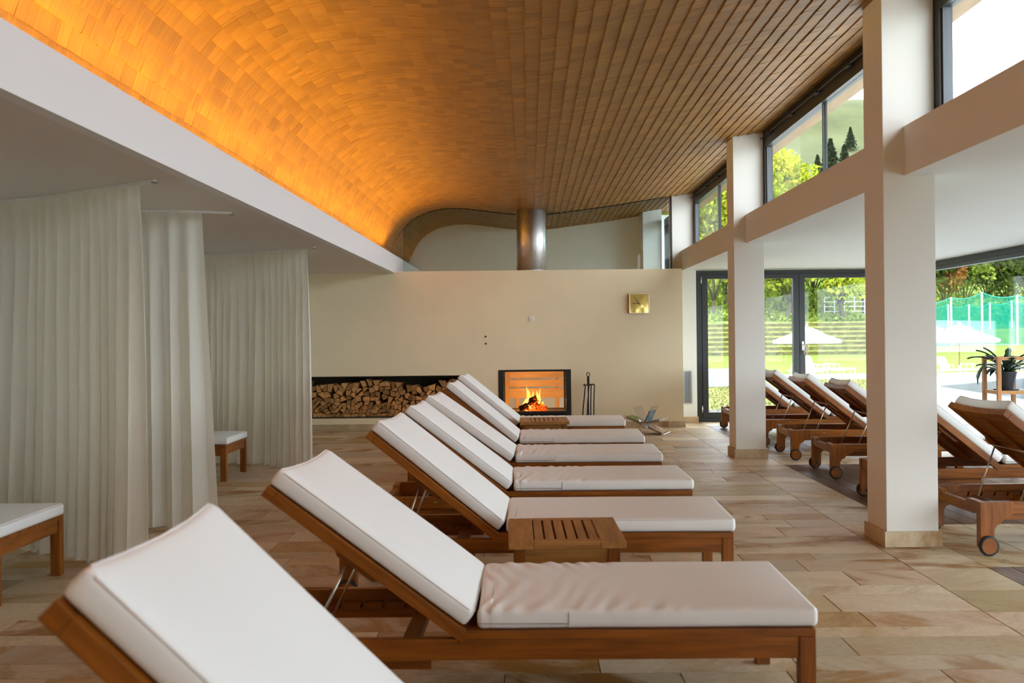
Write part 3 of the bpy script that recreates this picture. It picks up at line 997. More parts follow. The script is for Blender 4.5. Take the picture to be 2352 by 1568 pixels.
def rod_mesh(tilt):
    if tilt not in rod_cache:
        t = math.radians(tilt)
        a = 0.47
        bx, bz = -a * math.cos(t) + (-0.058) * math.sin(t) * -1 * -1, HZ + a * math.sin(t) - 0.058 * math.cos(t)
        bx = -a * math.cos(t) - 0.058 * math.sin(t)
        d = 0.36
        nz = 0.250
        run = math.sqrt(max(d * d - (bz - nz) ** 2, 0.01))
        nxp = bx - run * 0.95
        yy = hw - 0.085
        mb = MB()
        mb.tube([(nxp, -yy + 0.02, nz), (bx, -yy + 0.02, bz)], 0.0055, 8)
        mb.tube([(nxp, yy - 0.02, nz), (bx, yy - 0.02, bz)], 0.0055, 8)
        mb.tube([(bx, -yy - 0.01, bz), (bx, yy + 0.01, bz)], 0.005, 8)
        mb.tube([(nxp, -hw + 0.04, nz), (nxp, hw - 0.04, nz)], 0.005, 8)
        rod_cache[tilt] = mb.mesh('support_rod', M['steel'], smooth=True)
    return rod_cache[tilt]

def lounger(xh, ynear, rz, tilt, seat_kind, label, group):
    """xh: x of the hinge, ynear: y of the near long side at the hinge"""
    rz = math.radians(rz)
    cx_ = xh - math.sin(rz) * hw
    cy_ = ynear + math.cos(rz) * hw
    t = tag(empty('sun_lounger', (cx_, cy_, 0), rz), label, 'sun lounger', group)
    for s in (-1, 1):
        inst('side_rail', ML['side_rail'], t, (0, s * (hw - 0.021), 0))
        inst('leg', ML['leg'], t, (0, s * (hw - 0.025), 0))
        hl = inst('head_leg', ML['head_leg'], t, (0, s * (hw - 0.026), 0))
        inst('bolt', ML['bolt'], hl, (-0.768, -s * 0.028, 0.06))
        wv = inst('wheel', ML['wheel'], t, (-0.768, s * (hw + 0.0145), 0.0600))
        inst('tyre', ML['tyre'], wv)
        inst('notch_rail', ML['notch_rail'], t, (0, s * (hw - 0.046), 0))
        inst('name_plate', ML['plate'], t, (-0.46, s * (hw - 0.0038), 0.285))
    inst('head_rail', ML['head_rail'], t)
    inst('foot_rail', ML['foot_rail'], t)
    inst('crossbar', ML['crossbar'], t, (-0.22, 0, 0))
    inst('crossbar', ML['crossbar'], t, (0.45, 0, 0.0405))
    inst('crossbar', ML['crossbar'], t, (0.95, 0, 0.0405))
    inst('seat_frame', ML['seat_frame'], t)
    for k in range(9):
        inst('seat_slat', ML['seat_slat'], t, (0.11 + k * 0.122, 0, 0))
    inst('support_rod', rod_mesh(tilt), t)
    a = math.radians(tilt)
    b = inst('backrest', ML['backrest'], t, (0, 0, HZ), (0, a, 0))
    for k in range(14):
        f = (k + 0.5) / 14
        inst('slat', ML['slat'], b, (-0.03 - k * 0.0555, 0, -0.004 * f))
    inst('batten', ML['batten'], b)
    for s in (-1, 1):
        inst('support_block', ML['support_block'], b, (0, s * (hw - 0.052), 0))
    # cushions
    off = Matrix.Rotation(a, 3, 'Y') @ Vector((-0.012, 0, 0.0135))
    bc = inst('back_cushion', me_back, t, (off.x, 0, HZ + off.z), (0, 0, 0))
    bc.rotation_euler = (Matrix.Rotation(a, 3, 'Y') @ Matrix.Diagonal((1, 1, 1)) @ Matrix.Rotation(math.pi, 3, 'Z')).to_euler()
    inst('piping', me_pipe_back, bc)
    scu = inst('seat_cushion', me_seats[seat_kind], t, (0.035, 0, 0.3465))
    scu.scale = (0.97, 1, 1)
    if seat_kind == 0: inst('piping', me_pipe_seat, scu)
    else: inst('zip', me_zip, scu)
    return t

GL = 'sun loungers in the row before the fireplace'
GR = 'sun loungers in the row facing the garden windows'
GC = 'sun loungers in the curtained bays'
lounger(-0.172, 1.519, 3.0, 44.9, 0, 'white cushioned teak lounger cut off at lower left corner, nearest of all', GL)
lounger(-0.229, 3.18, -0.6, 36.8, 1, 'white cushioned teak lounger in front of slatted side table, foot end at bottom right', GL)
lounger(-0.169, 4.745, -1.5, 39.0, 0, 'white cushioned teak lounger just behind the nearer slatted side table', GL)
lounger(-0.150, 6.003, 0.2, 37.6, 1, 'fourth teak lounger of the fireplace row counted from the camera', GL)
lounger(-0.160, 7.36, -1.5, 35.6, 2, 'third teak lounger from the fireplace wall in the row before it', GL)
lounger(-0.140, 8.66, -1.2, 39.2, 1, 'teak lounger just in front of the farther side table', GL)
lounger(-0.155, 10.26, -1.8, 39.4, 2, 'teak lounger behind the farther side table, closest to the fireplace', GL)
RX = 2.72 + 0.80
lounger(RX + 0.02, 12.67, 0, 38.0, 2, 'garden-side teak lounger nearest the glass door, mostly behind the far column', GR)
lounger(RX + 0.05, 11.16, -1.0, 38.0, 1, 'garden-side teak lounger right of the far column, second from the door', GR)
lounger(RX + 0.06, 9.90, -2.0, 38.5, 2, 'garden-side teak lounger third from the glass door', GR)
lounger(RX + 0.06, 8.60, -2.0, 38.0, 1, 'garden-side teak lounger just left of the nearest column', GR)
lounger(RX - 0.01, 7.00, 0.0, 39.0, 2, 'garden-side teak lounger half hidden behind the nearest column', GR)
lounger(RX - 0.01, 5.65, 2.0, 39.3, 1, 'garden-side teak lounger at the right edge, nearest the camera', GR)
lounger(-2.70 - 1.19, 4.72, 0.0, 30.0, 0, 'teak lounger foot at the left edge beside the first curtain', GC)
lounger(-2.87 - 1.19, 8.81, 1.0, 30.0, 0, 'teak lounger foot showing between the second and third curtain', GC)

# ------------------------------------------------------------------ side tables
def side_table(x, y, rz, slats, label):
    t = tag(empty('side_table', (x, y, 0), math.radians(rz)), label, 'side table', 'teak side tables')
    w, d, z = 0.255, 0.265, 0.457
    for s in (-1, 1):
        MB().box(-0.055, 0.055, -d, d, z - 0.034, z).build('end_board', M['table_y'], t, (s * (w - 0.055), 0, 0), bevel=0.004)
        MB().box(-w + 0.1105, w - 0.1105, -0.0275, 0.0275, z - 0.034, z).build('side_board', M['table_x'], t, (0, s * (d - 0.0275), 0), bevel=0.003)
        MB().box(-w + 0.075, w - 0.075, -0.011, 0.011, z - 0.105, z - 0.0345).build('apron', M['table_x'], t, (0, s * (d - 0.05), 0))
        MB().box(-0.011, 0.011, -d + 0.085, d - 0.085, z - 0.105, z - 0.0345).build('apron', M['table_y'], t, (s * (w - 0.05), 0, 0))
        for q in (-1, 1):
            MB().box(-0.026, 0.026, -0.026, 0.026, 0.0005, z - 0.0345).build('leg', M['teak_z'], t, (s * (w - 0.048), q * (d - 0.058), 0), bevel=0.003)
    n = slats
    span = 2 * (w - 0.1105)
    pw = span / n
    for k in range(n):
        g = 0.005
        MB().box(-pw / 2 + g, pw / 2 - g, -d + 0.0555, d - 0.0555, z - 0.028, z - 0.001).build('slat', M['table_y'], t, (-span / 2 + pw * (k + 0.5), 0, 0), bevel=0.002)
side_table(0.152, 4.31, 1.0, 6, 'slatted teak side table between the second and third lounger')
side_table(0.150, 9.97, 1.0, 6, 'teak side table in front of the fireplace')
side_table(3.42, 8.13, 0.0, 6, 'teak side table between garden-side loungers, behind the nearest column')

# ------------------------------------------------------------------ curtains
def curtain(name_label, track_pts, a0, a1, seed, bell=0.05, pleat=0.105, amp=0.032, endflare=0.08):
    """track_pts: polyline (x,y) of the ceiling track; cloth hangs from a0..a1 (fraction of its length)"""
    P = catmull([(a, b) for a, b in track_pts], 16)
    A = [0.0]
    for i in range(1, len(P)): A.append(A[-1] + (P[i] - P[i - 1]).length)
    L = A[-1]
    def at(s):
        s = min(max(s, 0), L - 1e-6)
        i = max(k for k in range(len(A) - 1) if A[k] <= s)
        t = (s - A[i]) / (A[i + 1] - A[i])
        p = P[i].lerp(P[i + 1], t)
        d = (P[i + 1] - P[i]).normalized()
        return p, Vector((d.y, -d.x)), d
    rr = random.Random(seed)
    # warp so that pleats are irregular
    n = int((a1 - a0) * L / pleat)
    cuts = [0.0]
    for k in range(n): cuts.append(cuts[-1] + rr.uniform(0.7, 1.35))
    cuts = [c / cuts[-1] for c in cuts]
    amps = [rr.uniform(0.6, 1.25) for _ in range(n + 1)]
    bots = [rr.uniform(-0.5, 0.5) for _ in range(n + 2)]
    nz, per = 22, 14
    verts, faces = [], []
    cols_ = n * per + 1
    ztop, zbot = ZS - 0.018, 0.012
    for r in range(nz + 1):
        q = r / nz
        z = ztop + (zbot - ztop) * q
        for c in range(cols_):
            k = min(c // per, n - 1)
            f = (c - k * per) / per
            u = cuts[k] + (cuts[k + 1] - cuts[k]) * f
            s = (a0 + (a1 - a0) * u) * L
            p, nn, dd = at(s)
            am = amp * (0.35 + 0.65 * min(1, q * 3.0)) * (amps[k] * (1 - f) + amps[k + 1] * f) * (1 + 0.5 * q)
            w = math.sin(2 * math.pi * f)
            w = math.copysign(abs(w) ** 0.75, w)
            drift = (bots[k] * (1 - f) + bots[k + 1] * f) * 0.05 * q
            along = (0.020 * math.sin(4 * math.pi * f) * q) + endflare * (u ** 6) * q + 0.025 * q * math.sin(u * 17 + seed)
            pos = p + nn * (am * w + drift + bell * q * q) + dd * along
            verts.append((pos.x, pos.y, z + 0.010 * q * math.sin(c * 0.35 + seed)))
    for r in range(nz):
        for c in range(cols_ - 1):
            faces.append((r * cols_ + c, r * cols_ + c + 1, (r + 1) * cols_ + c + 1, (r + 1) * cols_ + c))
    ox, oy = verts[0][0], verts[0][1]
    mb = MB(); mb.v = [(a - ox, b - oy, c) for a, b, c in verts]; mb.f = faces
    me = mb.mesh('curtain', M['curtain'], smooth=True)
    o = inst('curtain', me, None, (ox, oy, 0))
    tag(o, name_label, 'curtain', 'white floor-length curtains')
    tp = [(p.x, p.y, ZS - 0.0085) for p in P]
    return o, tp
def track(tp, label):
    x0, y0 = tp[-1][0], tp[-1][1]
    t = MB()
    pts = [Vector((a - x0, b - y0, c)) for a, b, c in tp]
    vs, fs = [], []
    for i, p in enumerate(pts):
        d = (pts[min(i + 1, len(pts) - 1)] - pts[max(i - 1, 0)]).normalized()
        nn = Vector((d.y, -d.x, 0)) * 0.011
        for sgn, dz in ((-1, -0.008), (1, -0.008), (1, 0.0082), (-1, 0.0082)):
            vs.append(tuple(p + nn * sgn + Vector((0, 0, dz))))
    for i in range(len(pts) - 1):
        for k in range(4):
            fs.append((i * 4 + k, i * 4 + (k + 1) % 4, (i + 1) * 4 + (k + 1) % 4, (i + 1) * 4 + k))
    fs += [(0, 1, 2, 3), tuple((len(pts) - 1) * 4 + k for k in range(4))]
    t.add(vs, fs)
    root = tag(empty('curtain_track', (x0, y0, 0)), label, 'curtain track')
    t.build('rail', M['white'], root)
    e = pts[-1]
    MB().box(e.x - 0.016, e.x + 0.016, e.y - 0.016, e.y + 0.016, e.z - 0.014, e.z - 0.0082).build('end_stop', M['zip'], root)
c1, tp = curtain('white pleated curtain at the far left, nearest the camera', [(-5.3, 6.25), (-4.2, 6.32), (-3.45, 6.17), (-2.75, 5.80), (-2.16, 5.43)], 0.0, 0.957, 1, endflare=0.10)
track(tp, 'ceiling track of the nearest curtain on the left')
c2, tp = curtain('narrow white curtain panel behind the first curtain', [(-5.3, 6.95), (-4.0, 6.78), (-2.72, 6.72), (-2.17, 6.86)], 0.55, 0.935, 2, pleat=0.125, amp=0.030, endflare=0.09)
track(tp, 'ceiling track of the narrow middle curtain')
c3, tp = curtain('white pleated curtain closest to the firewood niche', [(-5.3, 10.4), (-4.2, 10.45), (-3.45, 10.25), (-2.75, 9.95), (-2.17, 9.52)], 0.0, 0.963, 5, endflare=0.07)
track(tp, 'ceiling track of the curtain closest to the firewood')

# ------------------------------------------------------------------ firewood
def clip(poly, a, b, c):       # keep a*x+b*y<=c
    out = []
    for i in range(len(poly)):
        p, q = poly[i], poly[(i + 1) % len(poly)]
        dp, dq = a * p[0] + b * p[1] - c, a * q[0] + b * q[1] - c
        if dp <= 0: out.append(p)
        if dp * dq < 0:
            t = dp / (dp - dq)
            out.append((p[0] + (q[0] - p[0]) * t, p[1] + (q[1] - p[1]) * t))
    return out
fr = random.Random(33)
fx0, fx1, fz0 = -3.35, NX1 - 0.016, NZ0 + 0.021
def pile_top(x):
    return 0.70 + 0.030 * math.sin(5.1 * x + 0.6) + 0.022 * math.sin(11.3 * x + 2.0)
sites = []
z = fz0 + 0.03
row = 0
while z < 0.72:
    step = 0.058 if z < 0.33 else 0.083
    x = fx0 + (0.5 if row % 2 else 0) * step
    while x < fx1:
        px_, pz_ = x + fr.uniform(-0.36, 0.36) * step, z + fr.uniform(-0.33, 0.33) * step
        if pz_ < pile_top(px_) - 0.025: sites.append((px_, pz_))
        x += step * fr.uniform(0.85, 1.3)
    z += step * 0.86
    row += 1
for i, (sx, sz) in enumerate(sites):
    poly = [(fx0, fz0), (fx1, fz0), (fx1, pile_top(sx) + fr.uniform(-0.01, 0.015)), (fx0, pile_top(sx) + fr.uniform(-0.01, 0.015))]
    for j, (tx, tz) in enumerate(sites):
        if j == i or abs(tx - sx) > 0.3 or abs(tz - sz) > 0.3: continue
        a, b = tx - sx, tz - sz
        Ln = math.hypot(a, b)
        poly = clip(poly, a / Ln, b / Ln, (a * (sx + tx) / 2 + b * (sz + tz) / 2) / Ln - 0.0022)
        if len(poly) < 3: break
    # limit the reach and square the log off
    for k in range(4):
        an = k * math.pi / 2 + fr.uniform(-0.5, 0.5)
        rr_ = fr.uniform(0.036, 0.060)
        if len(poly) >= 3:
            poly = clip(poly, math.cos(an), math.sin(an), math.cos(an) * sx + math.sin(an) * sz + rr_)
    while len(poly) > (4 if fr.random() < 0.75 else 5):
        d = [math.hypot(poly[k][0] - poly[(k + 1) % len(poly)][0], poly[k][1] - poly[(k + 1) % len(poly)][1]) for k in range(len(poly))]
        poly.pop(d.index(min(d)))
    if len(poly) < 3: continue
    yo = YB + 0.03 + fr.uniform(0.0, 0.055)
    lg = MB().prism([(a - sx, b - sz) for a, b in poly], 'y', 0, 0.36).build('firewood_log', M['log'], None, (sx, yo, sz))
    tag(lg, 'split log stacked in the firewood niche of the cream wall', 'firewood', 'split logs stacked in the niche')

# ------------------------------------------------------------------ fireplace
fp = tag(empty('fireplace', (0.0765, YB, FZ0)), 'black-framed see-through fireplace set into the cream wall', 'fireplace')
fw, fh = (FX1 - FX0) / 2 - 0.002, FZ1 - FZ0 - 0.004
ofr = MB()
ofr.box(-fw, -fw + 0.075, -0.008, 0.05, 0.003, fh); ofr.box(fw - 0.075, fw, -0.008, 0.05, 0.003, fh)
ofr.box(-fw + 0.075, fw - 0.075, -0.008, 0.05, fh - 0.025, fh)
ofr.box(-fw + 0.075, fw - 0.075, -0.008, 0.05, 0.065, 0.100); ofr.box(-fw + 0.075, fw - 0.075, -0.008, 0.05, 0.003, 0.045)
ofr.build('front_frame', M['black'], fp, bevel=0.002)
MB().box(-fw + 0.070, fw - 0.070, 0.012, 0.018, 0.095, fh - 0.02).build('front_pane', M['fire_glass'], fp)
chm = MB()
chm.box(-fw, -fw + 0.05, 0.05, 0.80, 0.003, fh); chm.box(fw - 0.05, fw, 0.05, 0.80, 0.003, fh)
chm.box(-fw + 0.05, fw - 0.05, 0.05, 0.80, fh - 0.02, fh); chm.box(-fw + 0.05, fw - 0.05, 0.05, 0.80, 0.003, 0.075)
chm.build('fire_chamber', M['black'], fp)
bfr = MB()
bfr.box(-fw, -fw + 0.075, 0.801, 0.849, 0.003, fh); bfr.box(fw - 0.075, fw, 0.801, 0.849, 0.003, fh)
bfr.box(-fw + 0.075, fw - 0.075, 0.801, 0.849, fh - 0.025, fh); bfr.box(-fw + 0.075, fw - 0.075, 0.801, 0.849, 0.003, 0.085)
bfr.build('rear_frame', M['black'], fp)
MB().box(-fw + 0.075, fw - 0.075, 0.822, 0.828, 0.085, fh - 0.025).build('rear_pane', M['fire_glass'], fp)
# the fire
def m_flame():
    n = Nodes('flame')
    n.b.inputs['Base Color'].default_value = (0, 0, 0, 1)
    f = n.noise(n.coord(), 22, 3)
    n.link(n.ramp(f, [(0.25, (1.0, 0.16, 0.01)), (0.5, (1.0, 0.42, 0.05)), (0.7, (1.0, 0.72, 0.22))]), n.b.inputs['Emission Color'])
    n.b.inputs['Emission Strength'].default_value = 0.42
    return n.m
def m_ember():
    n = Nodes('ember')
    f = n.noise(n.coord(), 26, 5, 0.7)
    n.b.inputs['Base Color'].default_value = (0.03, 0.012, 0.006, 1)
    n.link(n.ramp(f, [(0.42, (0.0, 0.0, 0.0)), (0.55, (1.0, 0.07, 0.005)), (0.7, (1.0, 0.30, 0.04))]), n.b.inputs['Emission Color'])
    n.b.inputs['Emission Strength'].default_value = 0.35
    return n.m
def m_char():
    n = Nodes('charred_log')
    f = n.noise(n.coord(), 18, 5, 0.7)
    n.link(n.ramp(f, [(0.35, (0.02, 0.010, 0.006)), (0.7, (0.10, 0.035, 0.012))]), n.b.inputs['Base Color'])
    n.b.inputs['Roughness'].default_value = 0.9
    n.link(n.ramp(f, [(0.56, (0.0, 0.0, 0.0)), (0.7, (1.0, 0.10, 0.01))]), n.b.inputs['Emission Color'])
    n.b.inputs['Emission Strength'].default_value = 0.2
    return n.m
FXC = 0.045
fire = tag(empty('log_fire', (FXC, YB + 0.38, FZ0 + 0.0755)), 'burning log fire with yellow flames inside the fireplace', 'fire')
mch, mem, mfl = m_char(), m_ember(), m_flame()
def log_part(p0, p1, r, mat, nm='log'):
    a, b = Vector(p0), Vector(p1)
    pts = [a.lerp(b, t) for t in (0, 0.3, 0.6, 1)]
    MB().tube(pts, [r, r * 1.06, r * 0.97, r], 6).build(nm, mat, fire)
log_part((-0.19, -0.05, 0.035), (0.02, 0.03, 0.15), 0.042, mch)
log_part((0.20, -0.04, 0.03), (-0.02, 0.02, 0.13), 0.044, mem, 'glowing_log')
log_part((-0.03, -0.06, 0.155), (0.08, 0.06, 0.195), 0.047, mch)
log_part((-0.12, 0.09, 0.03), (0.14, 0.07, 0.05), 0.04, mem, 'glowing_log')
eb = MB()
er = random.Random(4)
for k in range(70):
    a, b, r = er.gauss(0, 0.11), er.uniform(-0.09, 0.10), er.uniform(0.006, 0.014)
    eb.lathe([(r * 0.6, 0), (r, r * 0.5), (r * 0.5, r)], (a, b, 0.0005), 6)
o = eb.build('ember_bed', mem, fire); o['kind'] = 'stuff'
fl_ = bpy.data.lights.new('fire_glow', 'POINT')
fl_.energy = 7.0; fl_.color = (1.0, 0.52, 0.17); fl_.shadow_soft_size = 0.02
flo = link(bpy.data.objects.new('fire_glow', fl_)); flo.location = (FXC + 0.015, YB + 0.50, FZ0 + 0.215)
def flame(x, y, z, h, w, lean, seed):
    h *= 0.85
    rr = random.Random(seed)
    prof_ = [(0.0, 0.35), (0.12, 0.8), (0.3, 1.0), (0.5, 0.72), (0.7, 0.42), (0.87, 0.2), (1.0, 0.02)]
    path, rad = [], []
    for t, r in prof_:
        path.append((x + lean * t * t * h + 0.12 * w * math.sin(5 * t + seed), y + 0.05 * w * math.cos(4 * t + seed), z + t * h))
        rad.append(max(0.0008, r * w))
    mb = MB().tube(path, rad, 7)
    o = mb.build('flame', mfl, fire, smooth=True)
    return o
for a in ((-0.165, -0.02, 0.04, 0.11, 0.020, 0.5, 1), (-0.125, 0.0, 0.08, 0.13, 0.021, 0.35, 2), (-0.085, -0.02, 0.11, 0.16, 0.022, 0.25, 3), (-0.045, 0.0, 0.15, 0.20, 0.026, -0.15, 4),
          (-0.070, 0.02, 0.17, 0.24, 0.018, -0.12, 5), (-0.01, 0.02, 0.16, 0.16, 0.020, 0.25, 6), (0.075, 0.0, 0.16, 0.17, 0.022, -0.1, 7), (0.10, 0.02, 0.15, 0.23, 0.014, 0.08, 8),
          (0.095, -0.03, 0.10, 0.11, 0.018, 0.3, 9), (0.135, -0.02, 0.06, 0.10, 0.018, 0.3, 10), (-0.03, -0.08, 0.03, 0.08, 0.014, -0.6, 11), (-0.15, -0.04, 0.03, 0.06, 0.014, -0.3, 12)):
    flame(*a)
# wooden slatted bench back in the room behind, seen through the fireplace
sb = tag(empty('slatted_screen', (0.0, 15.15, 0), math.radians(3.0)), 'pale wooden slatted bench back seen through the fireplace', 'bench')
for k, (z0, z1) in enumerate(((0.80, 0.915), (0.665, 0.775), (0.525, 0.640), (0.345, 0.500))):
    MB().box(-0.325, 0.95, -0.012, 0.012, z0, z1).build('slat', M['pale_x'], sb, bevel=0.002)
    MB().box(-0.60, -0.405, 0.06, 0.084, z0, z1 - 0.01).build('slat', M['pale_x'], sb, bevel=0.002)
for xx in (-0.40, ):
    MB().box(xx, xx + 0.07, -0.03, 0.03, 0.0005, 0.95).build('post', M['pale_z'], sb, bevel=0.002)
for xx in (-0.22, 0.42, 0.88):
    MB().box(xx, xx + 0.06, 0.0125, 0.045, 0.0005, 0.93).build('post', M['pale_z'], sb, bevel=0.002)

# ------------------------------------------------------------------ fire tools
ft = tag(empty('fire_tool_set', (0.845, YB - 0.14, 0)), 'black wrought iron fire tool set beside the fireplace', 'fire tools')
MB().lathe([(0.085, 0.0006), (0.085, 0.010), (0.02, 0.020), (0.012, 0.03)], n=20).build('base', M['iron'], ft)
MB().tube([(0, 0, 0.02), (0, 0, 0.64)], 0.010).build('post', M['iron'], ft)
tw = []
for s in (0, math.pi):
    tw.append([(0.010 * math.cos(s + t * 0.9), 0.010 * math.sin(s + t * 0.9), 0.63 + 0.0085 * t) for t in range(0, 15)])
h_ = MB()
for q in tw: h_.tube(q, 0.0105, 6)
h_.tube([(0.022 * math.cos(t), 0, 0.782 + 0.030 * math.sin(t)) for t in [k * 2 * math.pi / 14 for k in range(14)]], 0.006, 6, closed=True)
h_.build('twisted_handle', M['iron'], ft, smooth=True)
MB().tube([(-0.075, 0, 0.628), (0.080, 0, 0.642)], 0.008).tube([(0, -0.06, 0.635), (0, 0.06, 0.635)], 0.007).build('hook_bar', M['iron'], ft)
for k, (xx, yy, foot) in enumerate(((-0.055, -0.012, -0.095), (-0.005, -0.05, -0.03), (0.030, -0.045, 0.028), (0.078, -0.012, 0.075))):
    p = MB().tube([(xx - 0.008, yy - 0.01, 0.625), (xx, yy - 0.012, 0.650), (xx + 0.012, yy - 0.01, 0.630), (xx + 0.006, yy - 0.01, 0.56), ((xx + foot) / 2, yy - 0.01, 0.33), (foot, yy - 0.01, 0.06)], 0.0085, 7)
    if k == 3: p.box(foot - 0.035, foot + 0.035, yy - 0.02, yy - 0.004, 0.03, 0.12)
    if k == 1: p.box(foot - 0.03, foot + 0.03, yy - 0.025, yy + 0.0, 0.03, 0.10)
    if k == 0: p.tube([(foot, yy - 0.01, 0.065), (foot - 0.03, yy - 0.01, 0.09)], 0.005, 6)
    p.build('tool', M['iron'], ft)

# ------------------------------------------------------------------ clock, switch, hooks
ck = tag(empty('wall_clock', (1.600, YB, 1.80)), 'square gold mirror-faced wall clock with black hands', 'clock')
def m_gold():
    n = Nodes('gold_mirror_face')
    n.b.inputs['Metallic'].default_value = 1.0
    n.b.inputs['Base Color'].default_value = (0.85, 0.62, 0.20, 1)
    n.b.inputs['Roughness'].default_value = 0.06
    n.bump(n.noise(n.coord(), 5, 1), 0.08, 0.03)
    return n.m
cs = 0.146
gf = M['brass']
fr_ = MB()
for (a, b, c, d) in ((-cs, -cs + 0.012, -cs, cs), (cs - 0.012, cs, -cs, cs), (-cs + 0.012, cs - 0.012, cs - 0.012, cs), (-cs + 0.012, cs - 0.012, -cs, -cs + 0.012)):
    fr_.box(a, b, -0.058, -0.0006, c, d)
fr_.build('frame', plain('pale_gold_frame', (0.80, 0.66, 0.42), 0.25, metal=0.8), ck, bevel=0.002)
MB().box(-cs + 0.0125, cs - 0.0125, -0.042, -0.001, -cs + 0.0125, cs - 0.0125).build('face', m_gold(), ck)
def hand(ang, L0, L1, w, nm):
    # ang clockwise from 12
    a = math.radians(ang)
    ux, uz = math.sin(a), math.cos(a)
    px, pz = uz, -ux
    pts = [(ux * -L0 + px * w, uz * -L0 + pz * w), (ux * L1 + px * w * 0.7, uz * L1 + pz * w * 0.7), (ux * L1 - px * w * 0.7, uz * L1 - pz * w * 0.7), (-ux * L0 - px * w, -uz * L0 - pz * w)]
    MB().prism(pts, 'y', -0.0005, 0.0005).build(nm, M['black'], ck, (-0.006, -0.047 - {'hour_hand': 0, 'minute_hand': 0.002, 'second_hand': 0.004, 'alarm_hand': 0.006}[nm], 0.0))
hand(270, 0.02, 0.098, 0.0030, 'hour_hand')
hand(330, 0.0, 0.118, 0.0034, 'minute_hand')
hand(135, 0.0, 0.062, 0.0034, 'second_hand')
hand(321, 0.0, 0.125, 0.0010, 'alarm_hand')
MB().lathe([(0.006, -0.0), (0.006, 0.012)], (-0.006, -0.055, 0), 12, 'y').build('hub', M['black'], ck)
MB().box(-0.014, 0.016, -0.0435, -0.0425, -0.124, -0.119).build('maker_mark', M['black'], ck)
sw = tag(empty('wall_switch', (0.045, YB, 1.592)), 'small white square switch on the cream wall above the fireplace', 'switch')
MB().box(-0.040, 0.040, -0.012, -0.0006, -0.040, 0.040).build('plate', M['white'], sw, bevel=0.003)
MB().prism([(-0.018, -0.014), (0.024, -0.016), (-0.004, 0.022)], 'y', -0.026, -0.0122).build('rotary_knob', M['white'], sw, bevel=0.002)
for k, zz_ in enumerate((1.342, 1.240)):
    hk = MB().lathe([(0.010, -0.018), (0.013, -0.012), (0.011, -0.0006)], (0, 0, 0), 12, 'y').build('wall_peg', M['black'], None, (-0.628, YB, zz_))
    tag(hk, 'small round black knob on the cream wall, ' + ('upper' if k == 0 else 'lower') + ' of the pair', 'knob')

# ------------------------------------------------------------------ acrylic magazine rack with magazines
MR = Vector((1.515, 12.62, 0.0))
rk = tag(empty('magazine_rack', MR, math.radians(-23.5)), 'clear acrylic star-shaped magazine rack on the floor by the fireplace wall', 'magazine rack')
def m_acrylic():
    n = Nodes('clear_acrylic')
    n.n.remove(n.b)
    tr_ = n.new('ShaderNodeBsdfTransparent', Color=(0.92, 0.93, 0.955, 1))
    gl = n.new('ShaderNodeBsdfGlossy', Roughness=0.05)
    gl.inputs['Color'].default_value = (0.9, 0.9, 0.95, 1)
    mx = n.n.new('ShaderNodeMixShader')
    lw = n.new('ShaderNodeLayerWeight', Blend=0.5)
    n.link(n.math('ADD', n.math('MULTIPLY', n.math('POWER', lw.outputs['Facing'], 4.0), 0.7), 0.05), mx.inputs[0])
    n.link(tr_.outputs[0], mx.inputs[1]); n.link(gl.outputs[0], mx.inputs[2])
    n.link(mx.outputs[0], n.out.inputs['Surface'])
    return n.m
mac = m_acrylic()
RL = 0.38
def sheet(pts, th=0.005):
    P = [Vector((a, b)) for a, b in pts]
    lft, rgt = [], []
    for i, p in enumerate(P):
        d = (P[min(i + 1, len(P) - 1)] - P[max(i - 1, 0)]).normalized()
        nn = Vector((-d.y, d.x)) * th / 2
        lft.append(tuple(p + nn)); rgt.append(tuple(p - nn))
    mb = MB()
    n_ = len(P)
    for i in range(n_ - 1):
        mb.prism([lft[i], lft[i + 1], rgt[i + 1], rgt[i]], 'y', 0, RL)
    return mb
CZ = 0.125
for nm, pts in (('panel', [(-0.126, CZ + 0.245), (-0.118, CZ + 0.225), (-0.02, CZ + 0.02), (0.0, CZ), (0.10, CZ - 0.05), (0.275, 0.004), (0.29, 0.012)]),
                ('panel', [(0.128, CZ + 0.250), (0.115, CZ + 0.225), (0.02, CZ + 0.02), (0.0, CZ - 0.006), (-0.10, CZ - 0.055), (-0.275, 0.004), (-0.29, 0.012)]),
                ('panel', [(-0.262, CZ + 0.125), (-0.255, CZ + 0.095), (-0.02, CZ + 0.012), (0.0, CZ + 0.006), (0.02, CZ + 0.012), (0.245, CZ + 0.055), (0.262, CZ + 0.085)])):
    sheet(pts).build(nm, mac, rk)
def m_mag(name, cols_):
    n = Nodes(name)
    f = n.noise(n.coord(), 14, 3)
    st = [(0.25 + 0.5 * i / max(1, len(cols_) - 1), c) for i, c in enumerate(cols_)]
    n.link(n.ramp(f, st), n.b.inputs['Base Color'])
    n.b.inputs['Roughness'].default_value = 0.25
    return n.m
pages = plain('magazine_pages', (0.30, 0.22, 0.15), 0.8)
